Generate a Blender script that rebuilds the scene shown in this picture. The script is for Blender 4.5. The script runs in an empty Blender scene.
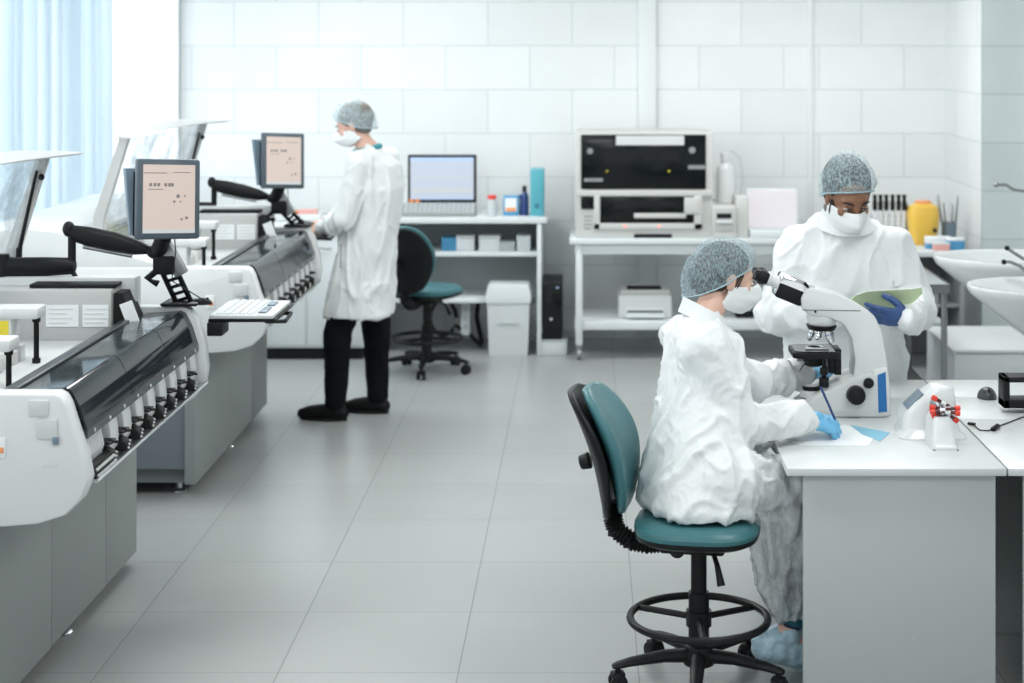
import bpy, bmesh, math, random
from mathutils import Vector, Matrix, noise
V = Vector
PI = math.pi
SC = bpy.context.scene
COL = SC.collection
random.seed(7)

# ------------------------------------------------------------------ camera
F = 1719.0            # focal length in pixels of the 1024 wide frame
CH = 2.1              # camera height
VX, VY = 587.0, 42.0  # vanishing point of the receding lines
cam = bpy.data.cameras.new('camera')
cam_o = bpy.data.objects.new('camera', cam)
COL.objects.link(cam_o)
cam_o.location = (0, 0, CH)
cam_o.rotation_euler = (PI / 2, 0, 0)
cam.sensor_width = 36.0
cam.lens = 36.0 * F / 1024.0
cam.shift_x = (512 - VX) / 1024.0
cam.shift_y = -(341.5 - VY) / 1024.0
cam.clip_end = 100
cam.dof.use_dof = True
cam.dof.focus_distance = 5.95
cam.dof.aperture_fstop = 2.6
SC.camera = cam_o

# ------------------------------------------------------------------ world, exposure
SC.view_settings.view_transform = 'Standard'
SC.view_settings.look = 'None'
SC.view_settings.gamma = 1.0
SC.view_settings.use_curve_mapping = False
SC.view_settings.exposure = 0.17
w = bpy.data.worlds.new('world'); SC.world = w
w.use_nodes = True
bg = w.node_tree.nodes['Background']
bg.inputs[0].default_value = (0.92, 0.97, 1.0, 1)
bg.inputs[1].default_value = 0.85
SC.cycles.max_bounces = 10
SC.cycles.transparent_max_bounces = 16
SC.cycles.sample_clamp_indirect = 8
SC.cycles.caustics_reflective = False
SC.cycles.caustics_refractive = False


def area(name, loc, rot, sx, sy, power, col=(1, 1, 1)):
    l = bpy.data.lights.new(name, 'AREA'); l.shape = 'RECTANGLE'
    l.size = sx; l.size_y = sy; l.energy = power; l.color = col
    o = bpy.data.objects.new(name, l); COL.objects.link(o)
    o.location = loc; o.rotation_euler = rot
    return o


# daylight through the windows of the left wall (one in view, two nearer the camera, plus an added one at the back)
for wy, pw, ln in ((11.27, 85, 1.6), (9.3, 100, 1.85), (6.2, 55, 2.1), (3.0, 22, 2.1)):
    area('window_daylight', (-2.99, wy, 1.85), (0, -PI / 2, 0), 1.8, ln, pw, (0.93, 0.97, 1.0))
# overhead fill lights added out of view, without panel bodies
for cy in (2.6, 5.2, 7.8, 10.4):
    for cx in (-1.5, 1.3):
        area('overhead_fill_light', (cx, cy, 2.93), (0, 0, 0), 1.2, 0.6, (20 if cy < 7 else 30), (0.99, 1.0, 0.99))

# ------------------------------------------------------------------ materials
M = {}


def mat(name, col, rough=0.5, metal=0.0, alpha=1.0, spec=0.5, coat=0.0, trans=0.0, bump=0.0, bscale=60.0,
        var=0.0, vscale=8.0, em=None, ems=0.0, subsurf=0.0, aniso=None):
    m = bpy.data.materials.new(name); m.use_nodes = True
    nt = m.node_tree; p = nt.nodes['Principled BSDF']
    c = tuple(col) + (1,)
    p.inputs['Base Color'].default_value = c
    p.inputs['Roughness'].default_value = rough
    p.inputs['Metallic'].default_value = metal
    p.inputs['Alpha'].default_value = alpha
    p.inputs['Specular IOR Level'].default_value = spec
    p.inputs['Coat Weight'].default_value = coat
    p.inputs['Transmission Weight'].default_value = trans
    if subsurf:
        p.inputs['Subsurface Weight'].default_value = subsurf
        p.inputs['Subsurface Radius'].default_value = (0.02, 0.01, 0.006)
    if em:
        p.inputs['Emission Color'].default_value = tuple(em) + (1,)
        p.inputs['Emission Strength'].default_value = ems
    tc = nt.nodes.new('ShaderNodeTexCoord')
    if var:
        n = nt.nodes.new('ShaderNodeTexNoise'); n.inputs['Scale'].default_value = vscale
        n.inputs['Detail'].default_value = 4
        nt.links.new(tc.outputs['Object'], n.inputs['Vector'])
        mx = nt.nodes.new('ShaderNodeMix'); mx.data_type = 'RGBA'
        mx.inputs[6].default_value = tuple(max(0, x * (1 - var)) for x in col) + (1,)
        mx.inputs[7].default_value = tuple(min(1, x * (1 + var)) for x in col) + (1,)
        nt.links.new(n.outputs[0], mx.inputs[0]); nt.links.new(mx.outputs[2], p.inputs['Base Color'])
    if bump:
        n2 = nt.nodes.new('ShaderNodeTexNoise'); n2.inputs['Scale'].default_value = bscale
        n2.inputs['Detail'].default_value = 3
        mp = nt.nodes.new('ShaderNodeMapping')
        if aniso: mp.inputs['Scale'].default_value = aniso
        nt.links.new(tc.outputs['Object'], mp.inputs[0]); nt.links.new(mp.outputs[0], n2.inputs['Vector'])
        b = nt.nodes.new('ShaderNodeBump'); b.inputs['Strength'].default_value = bump
        b.inputs['Distance'].default_value = 0.01
        nt.links.new(n2.outputs[0], b.inputs['Height']); nt.links.new(b.outputs[0], p.inputs['Normal'])
    M[name] = m
    return m


def tile_mat(name, col, mortar, bw, rh, msize, offset, ox, oz, rough, plane='XZ', coat=0.0, var=0.03, bump=0.25):
    m = bpy.data.materials.new(name); m.use_nodes = True
    nt = m.node_tree; p = nt.nodes['Principled BSDF']
    tc = nt.nodes.new('ShaderNodeTexCoord'); sp = nt.nodes.new('ShaderNodeSeparateXYZ')
    cb = nt.nodes.new('ShaderNodeCombineXYZ'); mp = nt.nodes.new('ShaderNodeMapping')
    nt.links.new(tc.outputs['Object'], sp.inputs[0])
    nt.links.new(sp.outputs['XYZ'.index(plane[0])], cb.inputs[0])
    nt.links.new(sp.outputs['XYZ'.index(plane[1])], cb.inputs[1])
    nt.links.new(cb.outputs[0], mp.inputs[0]); mp.inputs['Location'].default_value = (-ox, -oz, 0)
    br = nt.nodes.new('ShaderNodeTexBrick'); nt.links.new(mp.outputs[0], br.inputs[0])
    br.offset = offset; br.squash = 1.0
    br.inputs['Scale'].default_value = 1.0
    br.inputs['Brick Width'].default_value = bw; br.inputs['Row Height'].default_value = rh
    br.inputs['Mortar Size'].default_value = msize; br.inputs['Mortar Smooth'].default_value = 0.3
    br.inputs['Bias'].default_value = 0.0
    br.inputs['Color1'].default_value = tuple(x * (1 - var) for x in col) + (1,)
    br.inputs['Color2'].default_value = tuple(min(1, x * (1 + var)) for x in col) + (1,)
    br.inputs['Mortar'].default_value = tuple(mortar) + (1,)
    n = nt.nodes.new('ShaderNodeTexNoise'); n.inputs['Scale'].default_value = 2.3; n.inputs['Detail'].default_value = 6
    nt.links.new(mp.outputs[0], n.inputs['Vector'])
    mr = nt.nodes.new('ShaderNodeMapRange'); mr.inputs[3].default_value = 0.94; mr.inputs[4].default_value = 1.05
    nt.links.new(n.outputs[0], mr.inputs[0])
    mx = nt.nodes.new('ShaderNodeVectorMath'); mx.operation = 'SCALE'
    nt.links.new(br.outputs[0], mx.inputs[0]); nt.links.new(mr.outputs[0], mx.inputs['Scale'])
    nt.links.new(mx.outputs[0], p.inputs['Base Color'])
    p.inputs['Roughness'].default_value = rough; p.inputs['Coat Weight'].default_value = coat
    b = nt.nodes.new('ShaderNodeBump'); b.inputs['Strength'].default_value = bump; b.inputs['Distance'].default_value = 0.004
    b.invert = True
    nt.links.new(br.outputs[1], b.inputs['Height']); nt.links.new(b.outputs[0], p.inputs['Normal'])
    M[name] = m
    return m


# room
tile_mat('floor_tiles', (0.378, 0.398, 0.392), (0.18, 0.19, 0.19), 0.6, 0.61, 0.0022, 0.0, -0.4285, 5.723, 0.30, 'XY', bump=0.2)
WT = (0.84, 0.865, 0.865)
WM = (0.60, 0.65, 0.65)
tile_mat('wall_tiles', WT, WM, 0.6, 0.311, 0.0035, 0.5, 0.795, 2.0737 - 0.311 * 6, 0.22)
tile_mat('wall_tiles_offset', WT, WM, 0.6, 0.311, 0.0035, 0.5, 2.246, 2.0737 - 0.311 * 6, 0.22)
tile_mat('side_tiles', WT, WM, 0.6, 0.311, 0.0035, 0.5, 11.5, 2.0737 - 0.311 * 6, 0.22, 'YZ')
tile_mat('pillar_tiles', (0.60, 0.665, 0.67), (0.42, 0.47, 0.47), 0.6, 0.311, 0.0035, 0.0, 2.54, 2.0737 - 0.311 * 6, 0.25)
mat('wall_paint', (0.84, 0.87, 0.87), 0.7)
mat('trim_white', (0.80, 0.83, 0.83), 0.5)
mat('ceiling_paint', (0.82, 0.84, 0.84), 0.8)
mat('glass_clear', (0.9, 0.95, 0.95), 0.03, alpha=0.16, spec=0.8)
mat('window_outside', (0.8, 0.9, 1), 1, em=(0.88, 0.95, 1.0), ems=2.2)
# metal, plastics
mat('white_plastic', (0.70, 0.72, 0.72), 0.32, coat=0.15)
mat('white_soft', (0.62, 0.645, 0.645), 0.45, bump=0.02)
mat('cream_plastic', (0.60, 0.605, 0.585), 0.45)
mat('panel_grey', (0.50, 0.51, 0.50), 0.45)
mat('cabinet_grey', (0.255, 0.280, 0.272), 0.42, var=0.03, vscale=3)
mat('cabinet_end', (0.17, 0.20, 0.225), 0.4)
mat('plinth_dark', (0.16, 0.18, 0.185), 0.5)
mat('black_plastic', (0.007, 0.008, 0.009), 0.42, spec=0.25)
mat('black_matte', (0.010, 0.011, 0.012), 0.6, spec=0.25)
mat('black_gloss', (0.004, 0.006, 0.007), 0.12, spec=0.3)
mat('smoke_cover', (0.018, 0.024, 0.029), 0.07, alpha=0.96, spec=0.22)
mat('smoke_clear', (0.07, 0.09, 0.10), 0.06, alpha=0.6, spec=0.6, coat=0.1)
mat('dark_rail', (0.045, 0.052, 0.058), 0.3)
mat('steel', (0.62, 0.64, 0.65), 0.28, metal=1.0)
mat('steel_dark', (0.30, 0.31, 0.32), 0.38, metal=0.9)
mat('chrome', (0.85, 0.86, 0.87), 0.10, metal=1.0)
mat('desk_top', (0.66, 0.69, 0.69), 0.30)
mat('desk_edge', (0.68, 0.71, 0.71), 0.5)
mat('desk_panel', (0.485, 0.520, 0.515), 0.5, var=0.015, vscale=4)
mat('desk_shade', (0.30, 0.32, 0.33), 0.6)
mat('bench_white', (0.72, 0.76, 0.77), 0.4)
mat('bench_grey', (0.52, 0.56, 0.57), 0.5)
mat('teal_vinyl', (0.045, 0.165, 0.185), 0.36, bump=0.05, bscale=90)
mat('screen_beige', (0.42, 0.34, 0.30), 0.35, em=(0.78, 0.66, 0.60), ems=0.34)
mat('screen_bar', (0.5, 0.5, 0.5), 0.3, em=(0.46, 0.49, 0.52), ems=0.3)
mat('screen_ink', (0.22, 0.2, 0.2), 0.4)
mat('screen_white', (0.3, 0.33, 0.38), 0.3, em=(0.72, 0.80, 0.95), ems=0.36)
mat('screen_pink', (0.35, 0.34, 0.36), 0.3, em=(0.90, 0.85, 0.89), ems=0.42)
mat('screen_blue', (0.2, 0.3, 0.5), 0.3, em=(0.50, 0.62, 0.80), ems=0.6)
mat('bezel_blue', (0.075, 0.10, 0.125), 0.35)
mat('bezel_side', (0.16, 0.22, 0.27), 0.35)
mat('paper', (0.82, 0.85, 0.86), 0.7)
mat('paper_blue', (0.22, 0.50, 0.66), 0.6)
mat('label_print', (0.66, 0.68, 0.67), 0.5)
mat('ink_dark', (0.05, 0.05, 0.06), 0.5)
mat('yellow', (0.80, 0.66, 0.05), 0.45)
mat('yellow_bag', (0.80, 0.50, 0.07), 0.35, coat=0.3, bump=0.3, bscale=20)
mat('orange', (0.85, 0.32, 0.12), 0.45)
mat('red_plastic', (0.78, 0.06, 0.035), 0.35)
mat('blood_dark', (0.10, 0.008, 0.012), 0.2, coat=0.5)
mat('red_light', (0.8, 0.1, 0.1), 0.4, em=(1, 0.15, 0.1), ems=2.0)
mat('blue_plastic', (0.012, 0.15, 0.42), 0.35)
mat('navy_plastic', (0.02, 0.05, 0.18), 0.3)
mat('teal_card', (0.10, 0.42, 0.50), 0.5)
mat('blue_card', (0.08, 0.32, 0.55), 0.5)
mat('pink_card', (0.80, 0.42, 0.38), 0.5)
mat('green_folder', (0.62, 0.74, 0.46), 0.5, alpha=1.0, var=0.05)
mat('ceramic', (0.74, 0.77, 0.77), 0.08, coat=0.5)
mat('slat_blue', (0.62, 0.68, 0.72), 0.6)
# people
mat('skin_light', (0.72, 0.46, 0.36), 0.5, subsurf=0.08)
mat('skin_fair', (0.68, 0.42, 0.33), 0.5, subsurf=0.08)
mat('skin_brown', (0.26, 0.125, 0.07), 0.48, subsurf=0.05)
mat('hair_black', (0.012, 0.010, 0.009), 0.55, bump=0.6, bscale=60, aniso=(1, 1, 8))
mat('hair_brown', (0.035, 0.022, 0.016), 0.5, bump=0.6, bscale=60, aniso=(1, 8, 1))
mat('hair_grey', (0.20, 0.18, 0.16), 0.6, bump=0.5, bscale=60)
mat('eye_white', (0.7, 0.68, 0.66), 0.2)
mat('eye_dark', (0.02, 0.012, 0.01), 0.15)
mat('gown_white', (0.81, 0.835, 0.84), 0.6, bump=0.22, bscale=26, subsurf=0.0)
mat('coat_white', (0.78, 0.81, 0.81), 0.75, bump=0.12, bscale=40)
mat('mask_white', (0.84, 0.86, 0.865), 0.65, bump=0.05)
mat('trousers_black', (0.006, 0.007, 0.010), 0.9, spec=0.1, bump=0.3, bscale=40)
mat('trousers_navy', (0.030, 0.050, 0.085), 0.8, bump=0.3, bscale=40)
mat('trousers_teal', (0.02, 0.11, 0.17), 0.8)
mat('shoe_black', (0.004, 0.004, 0.005), 0.6, spec=0.2)
mat('shoe_cover', (0.46, 0.66, 0.82), 0.35, coat=0.3, bump=0.5, bscale=40, var=.35, vscale=30)
mat('scrub_teal', (0.03, 0.28, 0.33), 0.7)
mat('glove_blue', (0.16, 0.47, 0.74), 0.42, bump=0.15, bscale=60)
mat('glove_navy', (0.035, 0.085, 0.24), 0.42, bump=0.15, bscale=60)


def film_mat(name, col, a0, a1, scale, rough=0.4, strength=0.4, aniso=(1, 1, 1)):
    """thin fabric: noise-driven opacity (fibres, folds)"""
    m = bpy.data.materials.new(name); m.use_nodes = True
    nt = m.node_tree; p = nt.nodes['Principled BSDF']
    p.inputs['Base Color'].default_value = tuple(col) + (1,); p.inputs['Roughness'].default_value = rough
    tc = nt.nodes.new('ShaderNodeTexCoord'); mp = nt.nodes.new('ShaderNodeMapping'); mp.inputs['Scale'].default_value = aniso
    n = nt.nodes.new('ShaderNodeTexNoise'); n.inputs['Scale'].default_value = scale; n.inputs['Detail'].default_value = 5
    n.inputs['Roughness'].default_value = 0.7
    nt.links.new(tc.outputs['Object'], mp.inputs[0]); nt.links.new(mp.outputs[0], n.inputs['Vector'])
    mr = nt.nodes.new('ShaderNodeMapRange'); mr.inputs[1].default_value = 0.35; mr.inputs[2].default_value = 0.65
    mr.inputs[3].default_value = a0; mr.inputs[4].default_value = a1
    nt.links.new(n.outputs[0], mr.inputs[0]); nt.links.new(mr.outputs[0], p.inputs['Alpha'])
    b = nt.nodes.new('ShaderNodeBump'); b.inputs['Strength'].default_value = strength; b.inputs['Distance'].default_value = 0.006
    nt.links.new(n.outputs[0], b.inputs['Height']); nt.links.new(b.outputs[0], p.inputs['Normal'])
    M[name] = m


film_mat('cap_fabric', (0.50, 0.66, 0.72), 0.08, 0.60, 180, 0.6, 0.6, (1, 1, .4))
film_mat('cap_pale', (0.62, 0.78, 0.83), 0.06, 0.62, 130, 0.6, 0.6, (1, 1, .4))
film_mat('gown_film', (0.76, 0.80, 0.81), 0.22, 0.78, 11, 0.22, 0.8, (1, 1, .35))
mat('cap_rim', (0.45, 0.62, 0.69), 0.8, alpha=0.8, bump=0.4, bscale=120)


# ------------------------------------------------------------------ geometry helpers
class MB:
    def __init__(s):
        s.bm = bmesh.new()

    def box(s, x0, x1, y0, y1, z0, z1, b=0.0, seg=2):
        r = bmesh.ops.create_cube(s.bm, size=1.0)
        vs = r['verts']
        for v in vs:
            v.co = V((x0 + (v.co.x + .5) * (x1 - x0), y0 + (v.co.y + .5) * (y1 - y0), z0 + (v.co.z + .5) * (z1 - z0)))
        if b > 0:
            b = min(b, 0.49 * min(abs(x1 - x0), abs(y1 - y0), abs(z1 - z0)))
            es = list({e for v in vs for e in v.link_edges})
            bmesh.ops.bevel(s.bm, geom=es, offset=b, segments=seg, affect='EDGES', profile=0.5)
        return s

    def obox(s, c, ax, ay, az, hx, hy, hz, b=0.0, seg=2):
        """oriented box: centre, three unit axes, half sizes"""
        n0 = len(s.bm.verts)
        s.bm.verts.index_update()
        old = set(s.bm.verts)
        s.box(-hx, hx, -hy, hy, -hz, hz, b, seg)
        c, ax, ay, az = V(c), V(ax).normalized(), V(ay).normalized(), V(az).normalized()
        for v in s.bm.verts:
            if v not in old:
                q = v.co.copy(); v.co = c + ax * q.x + ay * q.y + az * q.z
        return s

    def loft(s, rings, closed=True, caps=True):
        """rings: lists of equal length of points"""
        bm = s.bm; R = [[bm.verts.new(p) for p in r] for r in rings]
        n = len(R[0])
        for a, b in zip(R, R[1:]):
            for i in range(n if closed else n - 1):
                j = (i + 1) % n
                try: bm.faces.new((a[i], a[j], b[j], b[i]))
                except ValueError: pass
        if caps and closed:
            try: bm.faces.new(R[0][::-1]); bm.faces.new(R[-1])
            except ValueError: pass
        return s

    def tube(s, pts, r, seg=10, caps=True, ball=False):
        pts = [V(p) for p in pts]
        rs = r if isinstance(r, (list, tuple)) else [r] * len(pts)
        rings = []; up = None
        for i, p in enumerate(pts):
            a = pts[max(0, i - 1)]; c = pts[min(len(pts) - 1, i + 1)]
            t = (c - a)
            t = t.normalized() if t.length > 1e-9 else V((0, 0, 1))
            if up is None:
                up = V((0, 0, 1)) if abs(t.z) < 0.9 else V((0, 1, 0))
            u = (up - t * up.dot(t)).normalized(); up = u
            v = t.cross(u)
            rings.append([p + (u * math.cos(k * 2 * PI / seg) + v * math.sin(k * 2 * PI / seg)) * rs[i] for k in range(seg)])
        s.loft(rings, caps=caps)
        if ball:
            s.ball(pts[0], rs[0]); s.ball(pts[-1], rs[-1])
        return s

    def limb(s, pts, rs, n=6, seg=14):
        """smooth chain with rounded ends, for fusing"""
        P, R = [], []
        for i in range(len(pts) - 1):
            for k in range(n):
                t = k / n; P.append(V(pts[i]).lerp(V(pts[i + 1]), t)); R.append(rs[i] * (1 - t) + rs[i + 1] * t)
        P.append(V(pts[-1])); R.append(rs[-1])
        s.tube(P, R, seg)
        for p, r in zip(pts, rs): s.ball(p, r)
        return s

    def cyl(s, p0, p1, r0, r1=None, seg=20, b=0.0):
        r1 = r0 if r1 is None else r1
        p0, p1 = V(p0), V(p1)
        if b > 0:
            t = (p1 - p0).normalized()
            return s.tube([p0, p0 + t * b * .3, p0 + t * b, p1 - t * b, p1 - t * b * .3, p1], [r0 - b, r0 - b * .3, r0, r1, r1 - b * .3, r1 - b], seg)
        return s.tube([p0, p1], [r0, r1], seg)

    def ball(s, c, r, seg=14, sq=(1, 1, 1)):
        q = bmesh.ops.create_uvsphere(s.bm, u_segments=seg, v_segments=max(6, seg * 2 // 3), radius=1.0)
        c = V(c)
        for v in q['verts']:
            v.co = V((c.x + v.co.x * r * sq[0], c.y + v.co.y * r * sq[1], c.z + v.co.z * r * sq[2]))
        return s

    def ell(s, c, ax, ay, az, rx, ry, rz, seg=16):
        q = bmesh.ops.create_uvsphere(s.bm, u_segments=seg, v_segments=max(6, seg * 2 // 3), radius=1.0)
        c, ax, ay, az = V(c), V(ax), V(ay), V(az)
        for v in q['verts']:
            k = v.co.copy(); v.co = c + ax * (k.x * rx) + ay * (k.y * ry) + az * (k.z * rz)
        return s

    def prism(s, poly, plane, a0, a1, b=0.0):
        """poly in plane 'XZ' (extruded in Y), 'YZ' (extruded in X) or 'XY' (extruded in Z)"""
        def P(u, v, a):
            return {'XZ': (u, a, v), 'YZ': (a, u, v), 'XY': (u, v, a)}[plane]
        old = set(s.bm.verts)
        s.loft([[P(u, v, a0) for u, v in poly], [P(u, v, a1) for u, v in poly]])
        if b > 0:
            vs = [v for v in s.bm.verts if v not in old]
            es = [e for e in {e for v in vs for e in v.link_edges} if len(e.link_faces) == 2]
            bmesh.ops.recalc_face_normals(s.bm, faces=list({f for v in vs for f in v.link_faces}))
            es = [e for e in es if e.calc_face_angle(0) > 0.5]
            bmesh.ops.bevel(s.bm, geom=es, offset=b, segments=2, affect='EDGES', profile=0.5)
        return s

    def torus(s, c, R, r, n=40, m=10, axis=(0, 0, 1), sx=1.0):
        c, a = V(c), V(axis).normalized()
        u = a.orthogonal().normalized(); v = a.cross(u)
        rings = []
        for i in range(n):
            t = 2 * PI * i / n; d = u * math.cos(t) + v * math.sin(t)
            rings.append([c + d * (R + r * math.cos(k * 2 * PI / m)) + a * (r * math.sin(k * 2 * PI / m)) for k in range(m)])
        rings.append(rings[0])
        s.loft(rings, caps=False)
        bmesh.ops.remove_doubles(s.bm, verts=s.bm.verts, dist=1e-6)
        return s

    def lathe(s, prof, c=(0, 0, 0), seg=24):
        c = V(c)
        s.loft([[c + V((r * math.cos(k * 2 * PI / seg), r * math.sin(k * 2 * PI / seg), z)) for k in range(seg)] for r, z in prof])
        return s

    def sheet(s, pts, th=0.002):
        """thin slab from a 3-D polygon, thickened along its normal"""
        P = [V(p) for p in pts]; n = (P[1] - P[0]).cross(P[2] - P[1]).normalized() * th
        return s.loft([P, [p + n for p in P]])

    def xf(s, mtx):
        bmesh.ops.transform(s.bm, matrix=mtx, verts=s.bm.verts); return s

    def move(s, d):
        bmesh.ops.translate(s.bm, vec=V(d), verts=s.bm.verts); return s


def finish(me, smooth=35):
    for p in me.polygons: p.use_smooth = True
    if smooth < 180:
        me.set_sharp_from_angle(angle=math.radians(smooth))


def obj(name, mb, m, parent=None, label=None, smooth=35, kind=None):
    me = bpy.data.meshes.new(name)
    if isinstance(mb, MB):
        bmesh.ops.recalc_face_normals(mb.bm, faces=mb.bm.faces)
        mb.bm.to_mesh(me); mb.bm.free()
    else:
        me = mb; me.name = name
    finish(me, smooth)
    me.materials.clear()
    me.materials.append(M[m] if isinstance(m, str) else m)
    o = bpy.data.objects.new(name, me); COL.objects.link(o)
    if parent: o.parent = parent
    if label: o['label'] = label
    if kind: o['kind'] = kind
    return o


def tag(o, label, cat, group=None, kind=None):
    if label: o['label'] = label
    if cat: o['category'] = cat
    if group: o['group'] = group
    if kind: o['kind'] = kind
    return o


def thing(name, label, cat, loc=(0, 0, 0), rz=0.0, group=None):
    o = bpy.data.objects.new(name, None); COL.objects.link(o); o.empty_display_size = 0.1
    o.location = loc; o.rotation_euler = (0, 0, rz)
    return tag(o, label, cat, group)


def dup(o, loc=None, rz=None, label=None, parent=None):
    c = o.copy(); COL.objects.link(c)
    if parent: c.parent = parent
    if loc is not None: c.location = loc
    if rz is not None: c.rotation_euler = (0, 0, rz)
    if label: c['label'] = label
    for ch in list(o.children): dup(ch, parent=c)
    return c


def struct(name, mb, m):
    o = obj(name, mb, m); o['kind'] = 'structure'; return o


def fuse(mb, voxel=0.008, smooth=4, fac=0.5):
    me = bpy.data.meshes.new('tmp'); bmesh.ops.recalc_face_normals(mb.bm, faces=mb.bm.faces)
    mb.bm.to_mesh(me); mb.bm.free()
    o = bpy.data.objects.new('tmp', me); COL.objects.link(o)
    r = o.modifiers.new('r', 'REMESH'); r.mode = 'VOXEL'; r.voxel_size = voxel; r.adaptivity = 0
    if smooth:
        q = o.modifiers.new('s', 'SMOOTH'); q.iterations = smooth; q.factor = fac
    dg = bpy.context.evaluated_depsgraph_get(); dg.update()
    out = bpy.data.meshes.new_from_object(o.evaluated_get(dg), preserve_all_data_layers=False, depsgraph=dg)
    bpy.data.objects.remove(o); bpy.data.meshes.remove(me)
    return out


def crumple(me, layers, seed=0, mask=None):
    """displace along normals; layers: (amp, (sx,sy,sz), ridged)"""
    me.update()
    nrm = [v.normal.copy() for v in me.vertices]
    off = V((seed * 3.1, seed * 1.7, seed * .9))
    for i, v in enumerate(me.vertices):
        d = 0.0
        for amp, sc, rg in layers:
            q = V((v.co.x * sc[0], v.co.y * sc[1], v.co.z * sc[2])) + off
            n = noise.noise(q)
            if rg == 2:
                q2 = q + V((noise.noise(q * .7 + V((9, 2, 4))), noise.noise(q * .7 + V((1, 7, 3))), noise.noise(q * .7))) * .9
                n = noise.noise(q2); k_ = max(0.0, 1 - abs(n) * 3.2); d += amp * (k_ * k_ - .22)
            else:
                d += amp * ((0.35 - abs(n)) * 1.6 if rg else n)
        if mask: d *= mask(v.co)
        v.co += nrm[i] * d
    me.update()
    return me


def W(px, py, Y):
    """where the photo's ray through (px, py) stands at depth Y"""
    return V(((px - VX) * Y / F, Y, CH - (py - VY) * Y / F))


# ================================================================== ROOM
WY = 12.2
struct('floor', MB().box(-3.0, 4.2, -1.0, 12.4, -0.1, 0.0), 'floor_tiles')
struct('ceiling', MB().box(-3.0, 4.2, -1.0, 12.4, 2.95, 3.05), 'ceiling_paint')
struct('wall_back', MB().box(-3.0, 1.57, WY, WY + .15, 0, 2.95), 'wall_tiles')
struct('wall_back_right', MB().box(1.57, 2.69, WY - .012, WY + .15, 0, 2.95), 'wall_tiles_offset')
struct('trim_1', MB().box(0.362, 0.49, WY - .035, WY, 0, 2.95, .006), 'trim_white')
struct('trim_2', MB().box(1.565, 1.60, WY - .03, WY - .0, 0, 2.95, .004), 'trim_white')
struct('wall_right', MB().box(2.54, 2.69, 11.08, WY, 0, 2.95), 'side_tiles')
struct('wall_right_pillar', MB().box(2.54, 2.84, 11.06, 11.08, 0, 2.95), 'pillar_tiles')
struct('wall_right_return', MB().box(2.84, 4.2, 10.95, 11.08, 0, 2.95), 'wall_tiles')
struct('wall_right_far', MB().box(4.05, 4.2, -1.0, 10.95, 0, 2.95), 'wall_paint')
struct('trim_3', MB().box(-2.905, -2.885, WY - .02, WY, 0, 2.95, .003), 'cabinet_grey')
m = mat('blind_white', (0.85, 0.87, 0.88), 0.8); nt = m.node_tree
tr = nt.nodes.new('ShaderNodeBsdfTranslucent'); tr.inputs[0].default_value = (0.85, 0.88, 0.90, 1)
ad = nt.nodes.new('ShaderNodeMixShader'); ad.inputs[0].default_value = 0.6
nt.links.new(nt.nodes['Principled BSDF'].outputs[0], ad.inputs[1]); nt.links.new(tr.outputs[0], ad.inputs[2])
nt.links.new(ad.outputs[0], nt.nodes['Material Output'].inputs[0])
# left wall with window openings
lw = MB()
X0, X1 = -3.05, -2.9
wins = [(1.9, 4.1), (5.1, 7.3), (8.35, 10.25), (10.40, 12.12)]  # last opening added so the wall strip there turns blown white
Z0, Z1 = 0.95, 2.75
lw.box(X0, X1, -1, 12.4, 0, Z0); lw.box(X0, X1, -1, 12.4, Z1, 2.95)
ys = [-1] + [v for a in wins for v in a] + [12.4]
for i in range(0, len(ys), 2): lw.box(X0, X1, ys[i], ys[i + 1], Z0, Z1)
struct('wall_left', lw, 'wall_paint')
for i, (a, b) in enumerate(wins):
    wf = struct('window_%d' % (i + 1), MB().box(X0 + .03, X1 - .03, a, a + .05, Z0, Z1, .004).box(X0 + .03, X1 - .03, b - .05, b, Z0, Z1, .004)
                .box(X0 + .03, X1 - .03, a, b, Z0, Z0 + .05, .004).box(X0 + .03, X1 - .03, a, b, Z1 - .05, Z1, .004)
                .box(X0 + .04, X1 - .04, (a + b) / 2 - .03, (a + b) / 2 + .03, Z0, Z1, .004), 'trim_white')
    pn = obj('window_pane', MB().box(X0 + .06, X0 + .068, a + .05, b - .05, Z0 + .05, Z1 - .05), 'glass_clear', wf); pn['kind'] = 'structure'
rb = thing('added_blind', 'plain white roller blind glowing with daylight between the slat blind and the back wall', 'blind', (-2.885, 11.27, 2.8))  # blind with window and lamp behind it, added to brighten this strip
obj('fabric', MB().box(-.002, .002, -.89, .89, -1.95, 0), 'blind_white', rb)
obj('roller', MB().cyl((0, -.90, 0), (0, .90, 0), .02), 'trim_white', rb)
obj('bottom_bar', MB().box(-.008, .008, -.89, .89, -1.97, -1.94, .003), 'trim_white', rb)
# bright overcast daylight seen behind the glass is the world itself
# vertical blinds of the window in view
bt = thing('vertical_blind', 'pale blue vertical slat blind hanging over the far left window', 'blind', (-2.86, 9.36, 2.8))
obj('headrail', MB().box(-.03, .03, -.97, .97, -.04, .02, .005), 'trim_white', bt)
m = M['slat_blue']; nt = m.node_tree
tr = nt.nodes.new('ShaderNodeBsdfTranslucent'); tr.inputs[0].default_value = (0.60, 0.68, 0.73, 1)
ad = nt.nodes.new('ShaderNodeMixShader'); ad.inputs[0].default_value = 0.55
nt.links.new(nt.nodes['Principled BSDF'].outputs[0], ad.inputs[1]); nt.links.new(tr.outputs[0], ad.inputs[2])
nt.links.new(ad.outputs[0], nt.nodes['Material Output'].inputs[0])
for k in range(22):
    y = -.88 + k * .082
    a = math.radians(random.choice((20, 34, 50, 66, 80)))
    c, s_ = math.cos(a), math.sin(a)
    ax = V((c * .6, s_, 0)).normalized()
    mb = MB().obox((0, y, -.96), ax, (-ax.y, ax.x, 0), (0, 0, 1), .046, .0011, .92)
    obj('slat', mb, 'slat_blue', bt)

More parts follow.
